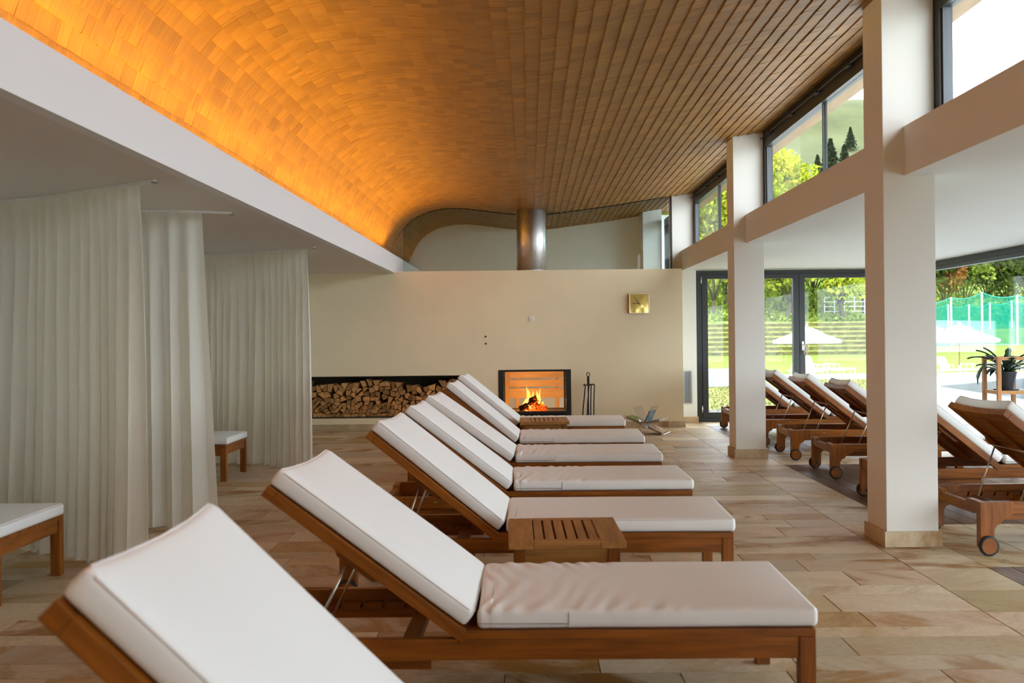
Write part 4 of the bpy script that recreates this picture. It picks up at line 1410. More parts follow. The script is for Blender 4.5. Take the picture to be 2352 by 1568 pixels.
def magazine(p0, p1, th, y0, y1, cmat, label, k):
    """lies along the segment p0..p1 in the rack's cross-section, offset above it"""
    a, b = Vector(p0), Vector(p1)
    d = (b - a); L = d.length; d.normalize()
    ang = math.atan2(d.y, d.x)
    loc = rk.matrix_basis @ Vector((a.x, 0, a.y))
    root = tag(empty('magazine', loc), label, 'magazine', 'magazines in the acrylic rack')
    root.rotation_euler = (Matrix.Rotation(math.radians(-23.5), 3, 'Z') @ Matrix.Rotation(-ang, 3, 'Y')).to_euler()
    MB().box(0, L, y0, y1, 0.0005, th - 0.001).build('pages', pages, root)
    MB().box(0, L, y0 - 0.001, y1 + 0.001, th - 0.001, th).box(0, L, y0 - 0.001, y1 + 0.001, -0.0003, 0.0004).build('cover', cmat, root)
mg = [m_mag('blue_cover', [(0.02, 0.03, 0.04), (0.02, 0.10, 0.14), (0.08, 0.16, 0.17), (0.10, 0.09, 0.05)]),
      m_mag('green_cover', [(0.10, 0.09, 0.05), (0.16, 0.30, 0.03), (0.12, 0.10, 0.06)]),
      m_mag('grey_cover', [(0.10, 0.08, 0.06), (0.30, 0.32, 0.33), (0.12, 0.09, 0.06)]),
      m_mag('garden_cover', [(0.05, 0.20, 0.03), (0.22, 0.40, 0.06), (0.50, 0.10, 0.12), (0.55, 0.50, 0.40), (0.10, 0.35, 0.06)])]
magazine((0.028, CZ + 0.021), (0.108, CZ + 0.195), 0.016, 0.02, 0.33, mg[0], 'dark blue magazine standing upright in the acrylic rack', 0)
magazine((0.045, CZ + 0.0215), (0.235, CZ + 0.058), 0.026, 0.0, 0.30, mg[2], 'thick grey magazine lying in the right arm of the acrylic rack', 1)
magazine((-0.235, CZ + 0.096), (-0.050, CZ + 0.031), 0.018, 0.02, 0.30, mg[1], 'brown and green magazine in the left arm of the acrylic rack', 2)
magazine((0.075, CZ - 0.031), (0.262, 0.0135), 0.022, 0.0, 0.31, mg[3], 'colourful garden magazine at the foot of the acrylic rack', 3)

# ------------------------------------------------------------------ plant on a wooden stand by the window
ps = tag(empty('plant_stand', (5.22, 10.25, 0)), 'tall light wooden plant stand by the right window', 'plant stand')
for (a, b) in ((-0.16, -0.16), (0.16, -0.16), (0.16, 0.16), (-0.16, 0.16)):
    MB().box(-0.020, 0.020, -0.020, 0.020, 0.0006, 1.07).build('post', M['stand_z'], ps, (a, b, 0), bevel=0.002)
for zz_ in (0.25, 0.675):
    MB().box(-0.139, 0.139, -0.139, 0.139, zz_, zz_ + 0.02).build('shelf', M['stand_z'], ps)
    for s in (-1, 1):
        MB().box(-0.1395, 0.1395, -0.012, 0.012, zz_ - 0.012, zz_ + 0.026).build('rail', M['stand_z'], ps, (0, s * 0.16, 0))
        MB().box(-0.012, 0.012, -0.1395, 0.1395, zz_ - 0.012, zz_ + 0.026).build('rail', M['stand_z'], ps, (s * 0.16, 0, 0))
for s in (-1, 1):
    MB().box(-0.1395, 0.1395, -0.012, 0.012, 1.03, 1.065).build('rail', M['stand_z'], ps, (0, s * 0.16, 0))
    MB().box(-0.012, 0.012, -0.1395, 0.1395, 1.03, 1.065).build('rail', M['stand_z'], ps, (s * 0.16, 0, 0))
pl = tag(empty('potted_leaf_cactus', (5.22, 10.25, 0.6955)), 'dark green leaf cactus in a black pot on the wooden stand', 'plant')
MB().lathe([(0.08, 0.0005), (0.125, 0.002), (0.128, 0.018), (0.09, 0.019)], n=24).build('saucer', M['rubber'], pl)
MB().lathe([(0.072, 0.0195), (0.105, 0.19), (0.110, 0.19), (0.110, 0.205), (0.098, 0.205), (0.094, 0.17)], n=24).build('pot', M['rubber'], pl)
MB().lathe([(0.093, 0.170), (0.05, 0.182), (0.01, 0.184)], n=16).build('soil', plain('potting_soil', (0.03, 0.018, 0.010), 0.95), pl)
mleaf = plain('leaf_cactus_green', (0.022, 0.060, 0.028), 0.32, noise=0.5, nscale=9)
lr = random.Random(8)
def strap_leaf(az, L, rise, droop, w):
    n_ = 12
    vs, fs = [], []
    ca, sa = math.cos(az), math.sin(az)
    x = y_ = z_ = 0
    path = []
    ang = rise
    px, pz = 0.03, 0.185
    for i in range(n_ + 1):
        path.append((px, pz, ang))
        px += math.cos(ang) * L / n_; pz += math.sin(ang) * L / n_
        ang -= droop / n_
    for i, (r, z_, an) in enumerate(path):
        t = i / n_
        ww = w * (0.35 + 0.65 * min(1, t * 3)) * (1 - 0.75 * max(0, (t - 0.82) / 0.18)) * (1 + 0.16 * math.sin(i * 2.1))
        nx_, nz_ = -math.sin(an) * 0.004, math.cos(an) * 0.004
        for s, th in ((-1, 0), (0, 1), (1, 0), (0, -1)):
            rr_ = r + nx_ * th
            vs.append((ca * rr_ - sa * s * ww, sa * rr_ + ca * s * ww, z_ + nz_ * th + 0.012 * abs(s)))
    for i in range(n_):
        for k in range(4):
            fs.append((i * 4 + k, i * 4 + (k + 1) % 4, (i + 1) * 4 + (k + 1) % 4, (i + 1) * 4 + k))
    fs += [(3, 2, 1, 0), tuple(n_ * 4 + k for k in range(4))]
    MB().add(vs, fs).build('leaf', mleaf, pl, smooth=True)
for k in range(20):
    strap_leaf(k * 0.9 + lr.uniform(-0.3, 0.3), lr.uniform(0.22, 0.40), lr.uniform(0.5, 1.45), lr.uniform(0.5, 1.9), lr.uniform(0.026, 0.042))
strap_leaf(3.4, 0.52, 1.0, 2.9, 0.028)
strap_leaf(2.9, 0.44, 1.15, 1.6, 0.030)
strap_leaf(3.0, 0.36, 1.4, 1.0, 0.028)

# ------------------------------------------------------------------ outdoors: ground
def m_grass(name, lo, mid, hi, sc1, leaves=False):
    n = Nodes(name)
    p = n.pos()
    a = n.noise(n.mapping(p, (sc1, sc1 * 0.35, sc1)), 1.0, 6, 0.65)
    c = n.ramp(a, [(0.3, lo), (0.5, mid), (0.72, hi)])
    if leaves:
        v = n.new('ShaderNodeTexVoronoi', Scale=0.9)
        n.link(p, v.inputs['Vector'])
        c = n.mix(n.ramp(v.outputs['Distance'], [(0.0, (0.9, 0.9, 0.9)), (0.10, (0, 0, 0))]), c, (0.40, 0.25, 0.08))
    n.link(c, n.b.inputs['Base Color'])
    n.b.inputs['Roughness'].default_value = 0.9
    n.b.inputs['Specular IOR Level'].default_value = 0.1
    n.bump(a, 0.5, 0.05)
    return n.m
M['lawn'] = m_grass('mown_lawn', (0.088, 0.130, 0.015), (0.115, 0.160, 0.020), (0.150, 0.185, 0.030), 0.9, True)
M['rough_grass'] = m_grass('mossy_grass', (0.045, 0.055, 0.012), (0.150, 0.150, 0.035), (0.23, 0.21, 0.07), 7.0)
M['slope'] = m_grass('wooded_slope', (0.060, 0.085, 0.016), (0.110, 0.150, 0.026), (0.18, 0.21, 0.04), 0.5)
M['alp'] = m_grass('hazed_alpine_meadow', (0.050, 0.058, 0.024), (0.078, 0.086, 0.034), (0.11, 0.115, 0.052), 0.03)  # greens dulled to put distance haze into the colour
M['concrete'] = plain('pale_concrete', (0.27, 0.275, 0.28), 0.8, noise=0.12, nscale=1.5, bump=0.2, bscale=20)
M['basin'] = plain('grey_basin_concrete', (0.22, 0.24, 0.25), 0.6, noise=0.2, nscale=1.0)
M['mossy_stone'] = m_grass('mossy_stone', (0.045, 0.042, 0.016), (0.085, 0.080, 0.022), (0.150, 0.140, 0.045), 1.6)
M['step_top'] = m_grass('step_grass', (0.10, 0.11, 0.025), (0.19, 0.20, 0.05), (0.30, 0.26, 0.10), 1.2)
def outdoor(o, label):
    o['kind'] = 'structure'; o['label'] = label
    return o
outdoor(MB().prism([(-12, 14.46), (5.75, 14.46), (10.6, 27.6), (-12, 27.6)], 'z', -0.30, -0.03).build('garden_bed', M['rough_grass']), 'mossy grass strip outside the glass door')
tb = MB()
tb.prism([(5.76, -12), (34, -12), (34, 17.0), (9.7, 17.0), (6.70, 17.0), (5.76, 14.46)], 'z', -0.30, -0.02)
tb.prism([(6.70, 17.0), (9.7, 17.0), (10.2, 23.4), (9.06, 23.4)], 'z', -0.30, -0.02)
tb.prism([(9.06, 23.4), (10.2, 23.4), (14.5, 27.1), (14.5, 27.6), (10.61, 27.6)], 'z', -0.30, -0.02)
tb.prism([(14.5, 17.0), (34, 17.0), (34, 27.6), (14.5, 27.6)], 'z', -0.30, -0.02)
outdoor(tb.build('terrace', M['concrete']), 'pale concrete terrace outside the right windows')
bs = MB().prism([(9.7, 17.0), (14.5, 17.0), (14.5, 27.1), (10.2, 23.4)], 'z', -0.85, -0.80)
bs.prism([(10.2, 23.4), (14.5, 27.1), (14.45, 27.2), (10.15, 23.5)], 'z', -0.80, 0.03)
outdoor(bs.build('sunken_basin', M['basin']), 'grey sunken basin in the terrace')
outdoor(MB().box(-40, 45, 27.61, 28.3, -1.3, 0.10).build('kerb', M['concrete']), 'white concrete kerb between terrace and lawn')
outdoor(MB().box(4.35, 5.45, 24.2, 24.9, -0.03, 0.42).build('low_wall', M['concrete'], bevel=0.01), 'low white concrete block outside the glass door')
# lawn
def lawn_z(x, y):
    t = min(max((y - 62) / 48, 0), 1); s = min(max((x - 40) / 9, 0), 1)
    return -1.12 + 0.80 * t * t * (3 - 2 * t) * s
gx = np.linspace(-80, 140, 56); gy = np.linspace(28.31, 112, 43)
Vg = np.array([(x, y, lawn_z(x, y)) for y in gy for x in gx])
def gridq(nx, ny): return np.array([(j * nx + i, j * nx + i + 1, (j + 1) * nx + i + 1, (j + 1) * nx + i) for j in range(ny - 1) for i in range(nx - 1)])
lo_ = inst('lawn', np_mesh('lawn', Vg, gridq(len(gx), len(gy)), M['lawn']))
outdoor(lo_, 'bright green mown lawn beyond the terrace')
outdoor(MB().box(-120, 170, -60, 112, -3.5, -1.35).build('ground', M['slope']), 'ground around the building')
# grass tussocks by the glass door
gr = np.random.default_rng(3)
N = 9000
yy = gr.uniform(14.7, 27.0, N); xx = gr.uniform(2.6, 10.3, N)
ok = xx < 5.75 + (yy - 14.46) * 0.369 - 0.1
ok &= ~((xx > 4.3) & (xx < 5.5) & (yy > 24.1) & (yy < 25.0))
xx, yy = xx[ok], yy[ok]; N = len(xx)
an = gr.uniform(0, 6.28, N); hgt = gr.uniform(0.02, 0.075, N); wd = gr.uniform(0.006, 0.016, N)
ln = gr.normal(0, 0.03, (N, 2))
v0 = np.stack([xx - np.cos(an) * wd, yy - np.sin(an) * wd, np.full(N, -0.03)], 1)
v1 = np.stack([xx + np.cos(an) * wd, yy + np.sin(an) * wd, np.full(N, -0.03)], 1)
v2 = np.stack([xx + ln[:, 0], yy + ln[:, 1], -0.03 + hgt], 1)
Vv = np.stack([v0, v1, v2], 1).reshape(-1, 3)
o = inst('grass_tufts', np_mesh('grass_tufts', Vv, np.arange(3 * N).reshape(-1, 3), M['rough_grass']))
tag(o, 'short mossy grass outside the glass door', 'grass', kind='stuff')
# stone amphitheatre steps
am = tag(empty('garden_steps', (12, 105, -1.12)), 'wide mossy stone steps at the far end of the lawn', 'steps')
NS = 7
for i in range(NS):
    y0 = 0.85 * i
    wv = 0.6 * math.sin(i * 2.3)
    MB().box(-22, 30.5 + wv, y0, y0 + 1.0, -0.2 if i == 0 else 0.54 * i - 0.2, 0.54 * (i + 1) - 0.20).build('riser', M['mossy_stone'], am)
    MB().box(-22, 30.5 + wv, y0 - 0.04, y0 + 0.95, 0.54 * (i + 1) - 0.1995, 0.54 * (i + 1)).build('tread', M['step_top'], am)
# wooded slope and mountain, one height field each
def hill(x, y):
    t = min(max((y - 111) / 90, 0), 1)
    base = 2.6 + 1.3 * min(max((y - 111) / 6, 0), 1) + 24 * t * t
    if x > 42: base -= (1 - t) * 2.9 * min((x - 42) / 4, 1)
    return base + 0.35 * math.sin(x * 0.31) * math.sin(y * 0.23)
gx = np.linspace(-110, 170, 90); gy = np.linspace(110.6, 210, 60)
Vg = np.array([(x, y, hill(x, y)) for y in gy for x in gx])
outdoor(inst('wooded_slope', np_mesh('wooded_slope', Vg, gridq(len(gx), len(gy)), M['slope'])), 'green slope under the trees')
def alp(x, y):
    t = min(max((y - 195) / 330, 0), 1)
    r = 27 + 61 * t * t * (3 - 2 * t)
    r += 38 * math.exp(-((x - 175) / 50) ** 2) * math.exp(-((y - 520) / 130) ** 2)
    r += 12 * math.exp(-((x - 60) / 70) ** 2) * t
    r += 2.5 * math.sin(x * 0.045 + 1) * math.sin(y * 0.03) * t + 1.2 * math.sin(x * 0.11 + y * 0.05) * t
    return r
gx = np.linspace(-500, 700, 110); gy = np.linspace(196, 640, 60)
Vg = np.array([(x, y, alp(x, y)) for y in gy for x in gx])
o = inst('mountain', np_mesh('mountain', Vg, gridq(len(gx), len(gy)), M['alp']))
for p in o.data.polygons: p.use_smooth = True
outdoor(o, 'grassy alpine hill behind the trees')

# ------------------------------------------------------------------ trees
def m_leaf(name, stops):
    n = Nodes(name)
    n.n.remove(n.b)
    c = n.ramp(n.attr('rnd'), stops)
    d = n.new('ShaderNodeBsdfDiffuse'); n.link(c, d.inputs['Color'])
    t = n.new('ShaderNodeBsdfTranslucent'); n.link(c, t.inputs['Color'])
    m = n.n.new('ShaderNodeMixShader'); m.inputs[0].default_value = 0.35
    n.link(d.outputs[0], m.inputs[1]); n.link(t.outputs[0], m.inputs[2])
    n.link(m.outputs[0], n.out.inputs['Surface'])
    return n.m
LM = {'yellow': m_leaf('yellow_green_leaves', [(0, (0.17, 0.22, 0.020)), (0.5, (0.36, 0.42, 0.040)), (0.85, (0.52, 0.47, 0.045)), (1, (0.60, 0.42, 0.05))]),
      'green': m_leaf('mid_green_leaves', [(0, (0.09, 0.14, 0.020)), (0.6, (0.24, 0.31, 0.045)), (1, (0.38, 0.41, 0.075))]),
      'dark': m_leaf('dark_green_leaves', [(0, (0.03, 0.05, 0.010)), (0.6, (0.08, 0.115, 0.020)), (1, (0.15, 0.18, 0.035))]),
      'orange': m_leaf('autumn_orange_leaves', [(0, (0.06, 0.03, 0.015)), (0.55, (0.20, 0.085, 0.020)), (1, (0.42, 0.20, 0.05))]),
      'conifer': m_leaf('conifer_needles', [(0, (0.012, 0.024, 0.014)), (1, (0.034, 0.055, 0.030))])}
M['bark'] = plain('tree_bark', (0.065, 0.050, 0.030), 0.9, noise=0.4, nscale=6, bump=0.5, bscale=12)
ng = np.random.default_rng(12)
def leaf_quads(P, size, rnd, flat=0.0):
    n = len(P)
    a = ng.normal(size=(n, 3)); a /= np.linalg.norm(a, axis=1)[:, None]
    b = ng.normal(size=(n, 3)); b -= (b * a).sum(1)[:, None] * a; b /= np.linalg.norm(b, axis=1)[:, None]
    s = size * ng.uniform(0.6, 1.3, n)[:, None]
    a = a * s; b = b * s * 0.75
    V = np.stack([P - a, P - b * 0.9, P + a, P + b], 1).reshape(-1, 3)
    return V, np.arange(4 * n).reshape(-1, 4), np.repeat(rnd, 4)
def crown_points(c, r, n, lobes):
    pts, rv = [], []
    for k in range(lobes):
        d = ng.normal(size=3); d /= np.linalg.norm(d)
        q = np.array(c) + d * np.array(r) * ng.uniform(0.35, 0.78)
        rr_ = np.array(r) * ng.uniform(0.28, 0.46)
        m = n // lobes
        u = ng.normal(size=(m, 3)); u /= np.linalg.norm(u, axis=1)[:, None]
        u[:, 2] = np.where(u[:, 2] < -0.3, -u[:, 2] * 0.5, u[:, 2])
        pts.append(q + u * rr_ * ng.uniform(0.75, 1.05, m)[:, None])
        rv.append(np.clip(ng.normal(0.5, 0.2, m) + ng.normal(0, 0.14), 0, 1))
    return np.concatenate(pts), np.concatenate(rv)
def tree(name, label, x, y, z, h, rad, trunk_h, kind, n=3000, size=0.34, group=None, lean=0.0, tr_=0.24, cat='tree'):
    t = tag(empty(name, (x, y, z)), label, cat, group)
    path = [(0, 0, -0.3), (lean * 0.3, 0, trunk_h * 0.5), (lean, 0, trunk_h), (lean * 1.2, 0.1, trunk_h + (h - trunk_h) * 0.6)]
    tk = MB().tube(path, [tr_ * 1.25, tr_, tr_ * 0.8, tr_ * 0.25], 8)
    for k in range(6):
        an = k * 1.05 + x
        zb = trunk_h * (0.95 + 0.05 * k)
        tk.tube([(lean, 0, zb), (lean + math.cos(an) * rad * 0.4, math.sin(an) * rad * 0.4, zb + (h - trunk_h) * 0.28), (lean + math.cos(an) * rad * 0.7, math.sin(an) * rad * 0.7, zb + (h - trunk_h) * 0.45)], [tr_ * 0.4, tr_ * 0.25, tr_ * 0.1], 6)
    tk.build('trunk', M['bark'], t, smooth=True)
    P, rv = crown_points((lean, 0, (h + trunk_h) / 2), (rad, rad, (h - trunk_h) / 2 * 1.05), n, 22)
    V, Q, R2 = leaf_quads(P, size, rv)
    inst('crown', np_mesh('crown', V, Q, LM[kind], R2), t)
    return t
GT = 'trees beyond the lawn'
def P2X(px, Y): return (px - CX) * Y / FPX
def put(px, Y, h, rad, th, kind, label, n=3200, lean=0.0, tr_=0.24, size=0.27):
    n = int(n * 1.9)
    X = P2X(px, Y)
    tree('leafy_tree', label, X, Y, hill(X, Y) if Y > 111 else lawn_z(X, Y), h, rad, th, kind, n, size, GT, lean, tr_)
put(1807, 113.0, 15.0, 5.0, 1.6, 'yellow', 'yellow-green tree with visible trunk left of the white parasol', 4200, 0.5, 0.26)
put(1938, 112.2, 14.0, 5.4, 1.8, 'yellow', 'yellow-green tree with thick trunk beside the white railing', 4200, -0.4, 0.30)
put(1640, 113.5, 21.0, 5.0, 1.8, 'yellow', 'tall yellow-green tree in the left pane of the glass door', 4600, 0.0, 0.22)
put(1662, 117.0, 20.0, 4.6, 1.4, 'green', 'thin-trunked green tree beside the far column', 3400, 0.4, 0.16)
put(1720, 118.0, 22.0, 5.2, 3.0, 'yellow', 'tall tree behind the far column, top in the upper windows', 4600)
put(1800, 122.0, 25.0, 6.6, 2.5, 'yellow', 'tall yellowing tree filling the left of the upper strip window', 5200)
put(1868, 124.0, 18.5, 5.2, 1.5, 'green', 'round green tree behind the door mullion', 3600)
put(1590, 121.0, 22.0, 5.5, 2.5, 'yellow', 'tall tree seen in the small upper window', 4600)
put(1985, 121.0, 13.0, 4.6, 1.5, 'yellow', 'golden tree at the right edge of the glass door', 3600)
put(2050, 124.0, 15.0, 5.0, 1.5, 'green', 'green tree hidden mostly by the nearest column', 3200)
put(2120, 132.0, 15.0, 5.0, 1.0, 'dark', 'dark tree just left of the right window', 3200)
put(2172, 131.0, 14.0, 4.0, 1.5, 'orange', 'rust-orange autumn tree at the left of the right window', 3600)
put(2215, 136.0, 17.0, 5.4, 1.0, 'green', 'broad green tree above the middle of the green net', 4200)
put(2268, 138.0, 18.0, 5.6, 1.5, 'yellow', 'yellow-green tree above the tallest net pole', 4200)
put(2318, 134.0, 16.0, 5.2, 1.5, 'dark', 'dark green tree behind the net at the right', 4200)
put(2365, 136.0, 18.0, 6.0, 1.5, 'green', 'green tree at the right edge of the picture', 4200)
put(2440, 138.0, 18.0, 6.0, 1.5, 'yellow', 'yellow tree just outside the right edge', 2600)
put(1500, 124.0, 18.0, 6.0, 1.5, 'green', 'green tree hidden behind the fireplace wall', 1800)
for _i, _x in enumerate((-6, 4, 13)):  # unseen filler trees, added to keep sky out of the glass reflection
    tree('leafy_tree', ('green', 'yellow', 'dark')[_i] + ' filler tree out of view left of the glass door, added for the glass reflection', _x, 119 + 3 * _i, hill(_x, 119), 17, 6.5, 1.5, ('green', 'yellow', 'dark')[_i], 1800, 0.5, GT)
for _i, _x in enumerate((-60, -47, -34, -20)):  # more unseen trees, added so the panes reflect foliage
    tree('leafy_tree', 'broad unseen filler tree far to the left, added for the glass reflection, ' + ('first', 'second', 'third', 'fourth')[_i] + ' from the left', _x, 118 + 2 * _i, hill(_x, 119), 18, 8.5, 1.5, ('green', 'dark', 'green', 'yellow')[_i], 1500, 0.65, GT)
# undergrowth on the slope
n_ = 40000
ux = ng.uniform(5, 85, n_); uy = 111.5 + 34 * ng.uniform(0, 1, n_) ** 1.4
uz = np.array([hill(a, b) for a, b in zip(ux, uy)]) + ng.uniform(0.0, 1.0, n_) ** 1.5 * np.where(uy > 116, 3.2, 0.5)
keep = ~((ux > 40) & (uy < 126))
V, Q, R2 = leaf_quads(np.stack([ux, uy, uz], 1)[keep], 0.28, np.clip(ng.normal(0.5, 0.25, n_), 0, 1)[keep])
o = inst('undergrowth', np_mesh('undergrowth', V, Q, LM['green'], R2))
tag(o, 'dense green undergrowth below the trees', 'undergrowth', kind='stuff')
# conifers on the hill
def conifer(px, Y, h, label, k):
    X = P2X(px, Y); h *= 1.12
    t = tag(empty('conifer', (X, Y, alp(X, Y))), label, 'tree', 'conifers on the hillside')
    MB().tube([(0, 0, -0.5), (0, 0, h * 0.9)], [h * 0.03, h * 0.006], 6).build('trunk', M['bark'], t)
    n = 1100
    u = ng.uniform(0, 1, n) ** 0.75
    an_ = ng.uniform(0, 6.28, n)
    r = h * 0.40 * (1 - u) * ng.uniform(0.35, 1.0, n) * (0.8 + 0.2 * np.sin(u * 50)) + h * 0.006
    P = np.stack([np.cos(an_) * r, np.sin(an_) * r, h * (0.06 + 0.94 * u) - r * 0.25], 1)
    V, Q, R2 = leaf_quads(P, h * 0.050, ng.uniform(0, 1, n))
    inst('crown', np_mesh('crown', V, Q, LM['conifer'], R2), t)
for k, (px, Y, h, lb) in enumerate(((1882, 330, 9.0, 'smallest dark conifer left of the window joint on the hillside'), (1912, 345, 13.5, 'tallest dark conifer on the hillside behind the window joint'),
                                    (1944, 335, 12.5, 'broad dark conifer right of the window joint'), (1958, 400, 9.0, 'small conifer higher up on the hillside'), (1955, 330, 8.0, 'low conifer touching the broad one'),
                                    (2272, 430, 14.0, 'lone conifer tip against the sky at the top right'))):
    conifer(px, Y, h, lb, k)

# ------------------------------------------------------------------ parasols and garden loungers
M['canvas'] = plain('white_parasol_canvas', (0.80, 0.80, 0.78), 0.8)
M['pole_wood'] = plain('parasol_pole_wood', (0.30, 0.13, 0.05), 0.5)
M['alu'] = plain('white_aluminium', (0.70, 0.71, 0.72), 0.4)
M['mesh_cloth'] = plain('grey_white_sling', (0.55, 0.56, 0.57), 0.7)
def parasol(px, Y, rad, label):
    X = P2X(px, Y); z = lawn_z(X, Y)
    t = tag(empty('parasol', (X, Y, z)), label, 'parasol', 'white garden parasols')
    rim, apex = 2.02, 2.85
    n = 8
    vs, fs = [], []
    for (r, zz_) in ((rad, rim), (rad * 0.98, rim - 0.16), (rad * 0.55, rim + (apex - rim) * 0.40), (rad * 0.30, rim + (apex - rim) * 0.72)):
        for k in range(n):
            a = 2 * math.pi * (k + 0.5) / n
            vs.append((r * math.cos(a), r * math.sin(a), zz_))
    for k in range(n):
        j = (k + 1) % n
        fs += [(k, j, 16 + j, 16 + k), (16 + k, 16 + j, 24 + j, 24 + k), (8 + k, 8 + j, j, k)]
    MB().add(vs, fs).build('canopy', M['canvas'], t)
    vs = [(rad * 0.33 * math.cos(2 * math.pi * (k + 0.5) / n), rad * 0.33 * math.sin(2 * math.pi * (k + 0.5) / n), rim + (apex - rim) * 0.74) for k in range(n)] + [(0, 0, apex)]
    MB().add(vs, [(k, (k + 1) % n, n) for k in range(n)]).build('vent_cap', M['canvas'], t)
    MB().tube([(0, 0, 0.25), (0, 0, apex + 0.02)], 0.045, 8).build('pole', M['pole_wood'], t)
    MB().lathe([(0.05, apex), (0.10, apex + 0.06), (0.06, apex + 0.14), (0.01, apex + 0.17)], n=10).build('finial', M['pole_wood'], t)
    MB().lathe([(0.45, 0.0), (0.45, 0.10), (0.06, 0.12), (0.06, 0.6)], n=16).build('base', M['alu'], t)
    for k in range(n):
        a = 2 * math.pi * (k + 0.5) / n
        MB().tube([(0.04 * math.cos(a), 0.04 * math.sin(a), rim + 0.05), (rad * 0.52 * math.cos(a), rad * 0.52 * math.sin(a), rim + (apex - rim) * 0.36)], 0.018, 5).build('rib', M['pole_wood'], t)
parasol(1853, 55, 1.98, 'white parasol behind the mullion of the glass door')
parasol(2203, 51.5, 2.05, 'white parasol in the right window')
parasol(2140, 53.5, 1.9, 'white parasol mostly hidden behind the nearest column')
me_gl = {}
def garden_lounger(px, Y, rz, tilt, label):
    X = P2X(px, Y)
    t = tag(empty('garden_lounger', (X, Y, lawn_z(X, Y)), math.radians(rz)), label, 'garden lounger', 'white garden loungers on the lawn')
    MB().tube([(-0.75, -0.32, 0.40), (1.15, -0.32, 0.40), (1.15, 0.32, 0.40), (-0.75, 0.32, 0.40)], 0.035, 6, closed=True).build('frame', M['alu'], t)
    for (a, b) in ((-0.6, -0.32), (-0.6, 0.32), (1.05, -0.32), (1.05, 0.32)):
        MB().tube([(a, b, 0.40), (a + 0.10, b, 0.002)], 0.030, 6).build('leg', M['alu'], t)
    MB().box(0.0, 1.13, -0.29, 0.29, 0.385, 0.405).build('sling', M['mesh_cloth'], t)
    ang = math.radians(tilt)
    b = empty('backrest', (0, 0, 0.42), 0, t); b.rotation_euler = (0, ang, 0)
    MB().box(-0.80, 0.0, -0.29, 0.29, -0.010, 0.010).build('back_sling', M['mesh_cloth'], b)
    MB().tube([(-0.82, -0.31, 0), (0.0, -0.31, 0), (0.0, 0.31, 0), (-0.82, 0.31, 0)], 0.032, 6, closed=True).build('back_frame', M['alu'], b)
    MB().tube([(-0.45, -0.34, 0.40), (-0.45, -0.34, 0.72), (0.15, -0.34, 0.66), (0.2, -0.34, 0.40)], 0.028, 6).build('armrest', M['alu'], t)
    MB().tube([(-0.45, 0.34, 0.40), (-0.45, 0.34, 0.72), (0.15, 0.34, 0.66), (0.2, 0.34, 0.40)], 0.028, 6).build('armrest', M['alu'], t)
garden_lounger(1842, 51, -60, 62, 'white garden lounger with raised back left of the door mullion')
garden_lounger(1862, 53, -60, 62, 'white garden lounger with raised back right behind the door mullion')
garden_lounger(1888, 52, 5, 0, 'flat white garden lounger right of the door mullion')
garden_lounger(1915, 53.5, 8, 0, 'farther flat white garden lounger right of the door mullion')
garden_lounger(2172, 50, 20, 58, 'white garden lounger with raised back in the right window')
garden_lounger(2232, 50.5, 0, 0, 'flat white garden lounger below the parasol in the right window')
garden_lounger(2292, 51, 0, 0, 'flat white garden lounger behind the plant stand')

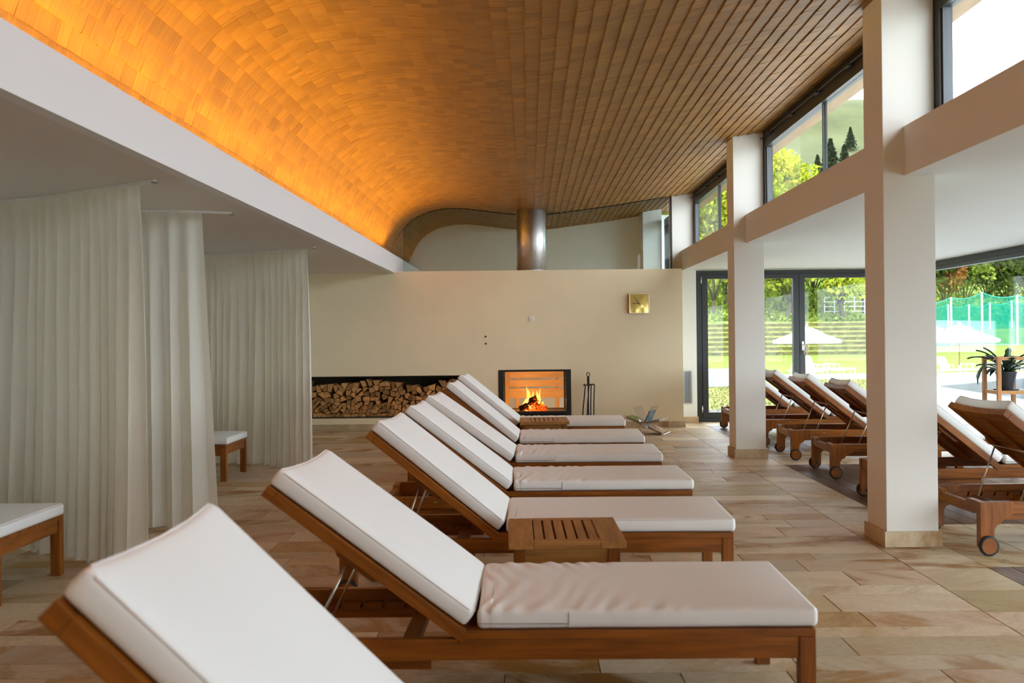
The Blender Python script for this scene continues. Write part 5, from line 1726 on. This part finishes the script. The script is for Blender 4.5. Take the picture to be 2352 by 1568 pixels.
# ------------------------------------------------------------------ green nets on poles and the white railing
def m_net():
    n = Nodes('green_safety_net')
    n.n.remove(n.b)
    d = n.new('ShaderNodeBsdfDiffuse', Color=(0.0, 0.20, 0.135, 1))
    t = n.new('ShaderNodeBsdfTransparent')
    m = n.n.new('ShaderNodeMixShader'); m.inputs[0].default_value = 0.52
    n.link(d.outputs[0], m.inputs[1]); n.link(t.outputs[0], m.inputs[2])
    n.link(m.outputs[0], n.out.inputs['Surface'])
    return n.m
mnet = m_net()
def net_fence(poles, Y, label):
    """poles: (px, top_py, base_py)"""
    P = []
    for (px, t, b) in poles:
        X = P2X(px, Y)
        z1 = ZC + (CY - t - ROLL * (px - CX)) * Y / FPX
        z0 = ZC + (CY - b - ROLL * (px - CX)) * Y / FPX
        P.append((X, z0, z1))
    root = tag(empty('net_fence', (P[0][0], Y, P[0][1])), label, 'net')
    ox, oz = P[0][0], P[0][1]
    for (X, z0, z1) in P:
        MB().tube([(X - ox, 0, z0 - oz - 1.0), (X - ox, 0, z1 - oz)], 0.11, 6).build('pole', M['alu'], root)
    for (a, b) in zip(P[:-1], P[1:]):
        n = 10
        vs, fs = [], []
        for i in range(n + 1):
            t = i / n
            sag = 0.42 * 4 * t * (1 - t)
            X = a[0] + (b[0] - a[0]) * t
            vs += [(X - ox, 0.02, a[1] + (b[1] - a[1]) * t - oz), (X - ox, 0.02, a[2] + (b[2] - a[2]) * t - sag - oz)]
            vs += [(X - ox, 0.05, a[1] + (b[1] - a[1]) * t - oz), (X - ox, 0.05, a[2] + (b[2] - a[2]) * t - sag - oz)]
        for i in range(n):
            k = 4 * i
            fs.append((k, k + 4, k + 5, k + 1))
        MB().add(vs, fs).build('net', mnet, root)
        MB().tube([(v[0], 0.03, v[2]) for v in vs[1::4]], 0.05, 5).build('top_rope', plain('net_rope', (0.02, 0.30, 0.22), 0.8) if 'net_rope' not in bpy.data.materials else bpy.data.materials['net_rope'], root)
net_fence([(2100, 695, 792), (2185, 683, 792), (2256, 671, 791), (2337, 678, 790), (2440, 690, 789)], 110.5, 'front green safety net with tall white poles behind the lawn')
net_fence([(2110, 702, 786), (2178, 699, 786), (2226, 699, 785), (2274, 695, 784), (2324, 690, 784), (2400, 694, 783)], 121, 'rear lower green safety net behind the front one')
outdoor(MB().box(P2X(2060, 112), P2X(2600, 112), 110.9, 126, -2.0, -0.22).build('sports_court', plain('pale_court', (0.30, 0.42, 0.44), 0.8)), 'pale sports court behind the net')
wr_ = tag(empty('white_railing', (P2X(1895, 117), 117, 2.6)), 'white metal railing on a grey wall right of the thick tree trunk', 'railing')
rw = P2X(2010, 117) - P2X(1895, 117)
MB().box(0, rw, 0.0, 0.3, -1.0, 1.05).build('wall', M['concrete'], wr_)
for k in range(6):
    MB().tube([(rw * k / 5, 0.1, 1.04), (rw * k / 5, 0.1, 3.2)], 0.05, 6).build('post', M['alu'], wr_)
for zz_ in (1.4, 2.0, 2.6, 3.15):
    MB().tube([(0, 0.1, zz_), (rw, 0.1, zz_)], 0.045, 6).build('rail', M['alu'], wr_)
# the faint glow of embers and strip needs no light sampling of its own (the lamps beside them carry the light)
for _m in bpy.data.materials:
    _m.cycles.emission_sampling = 'NONE'
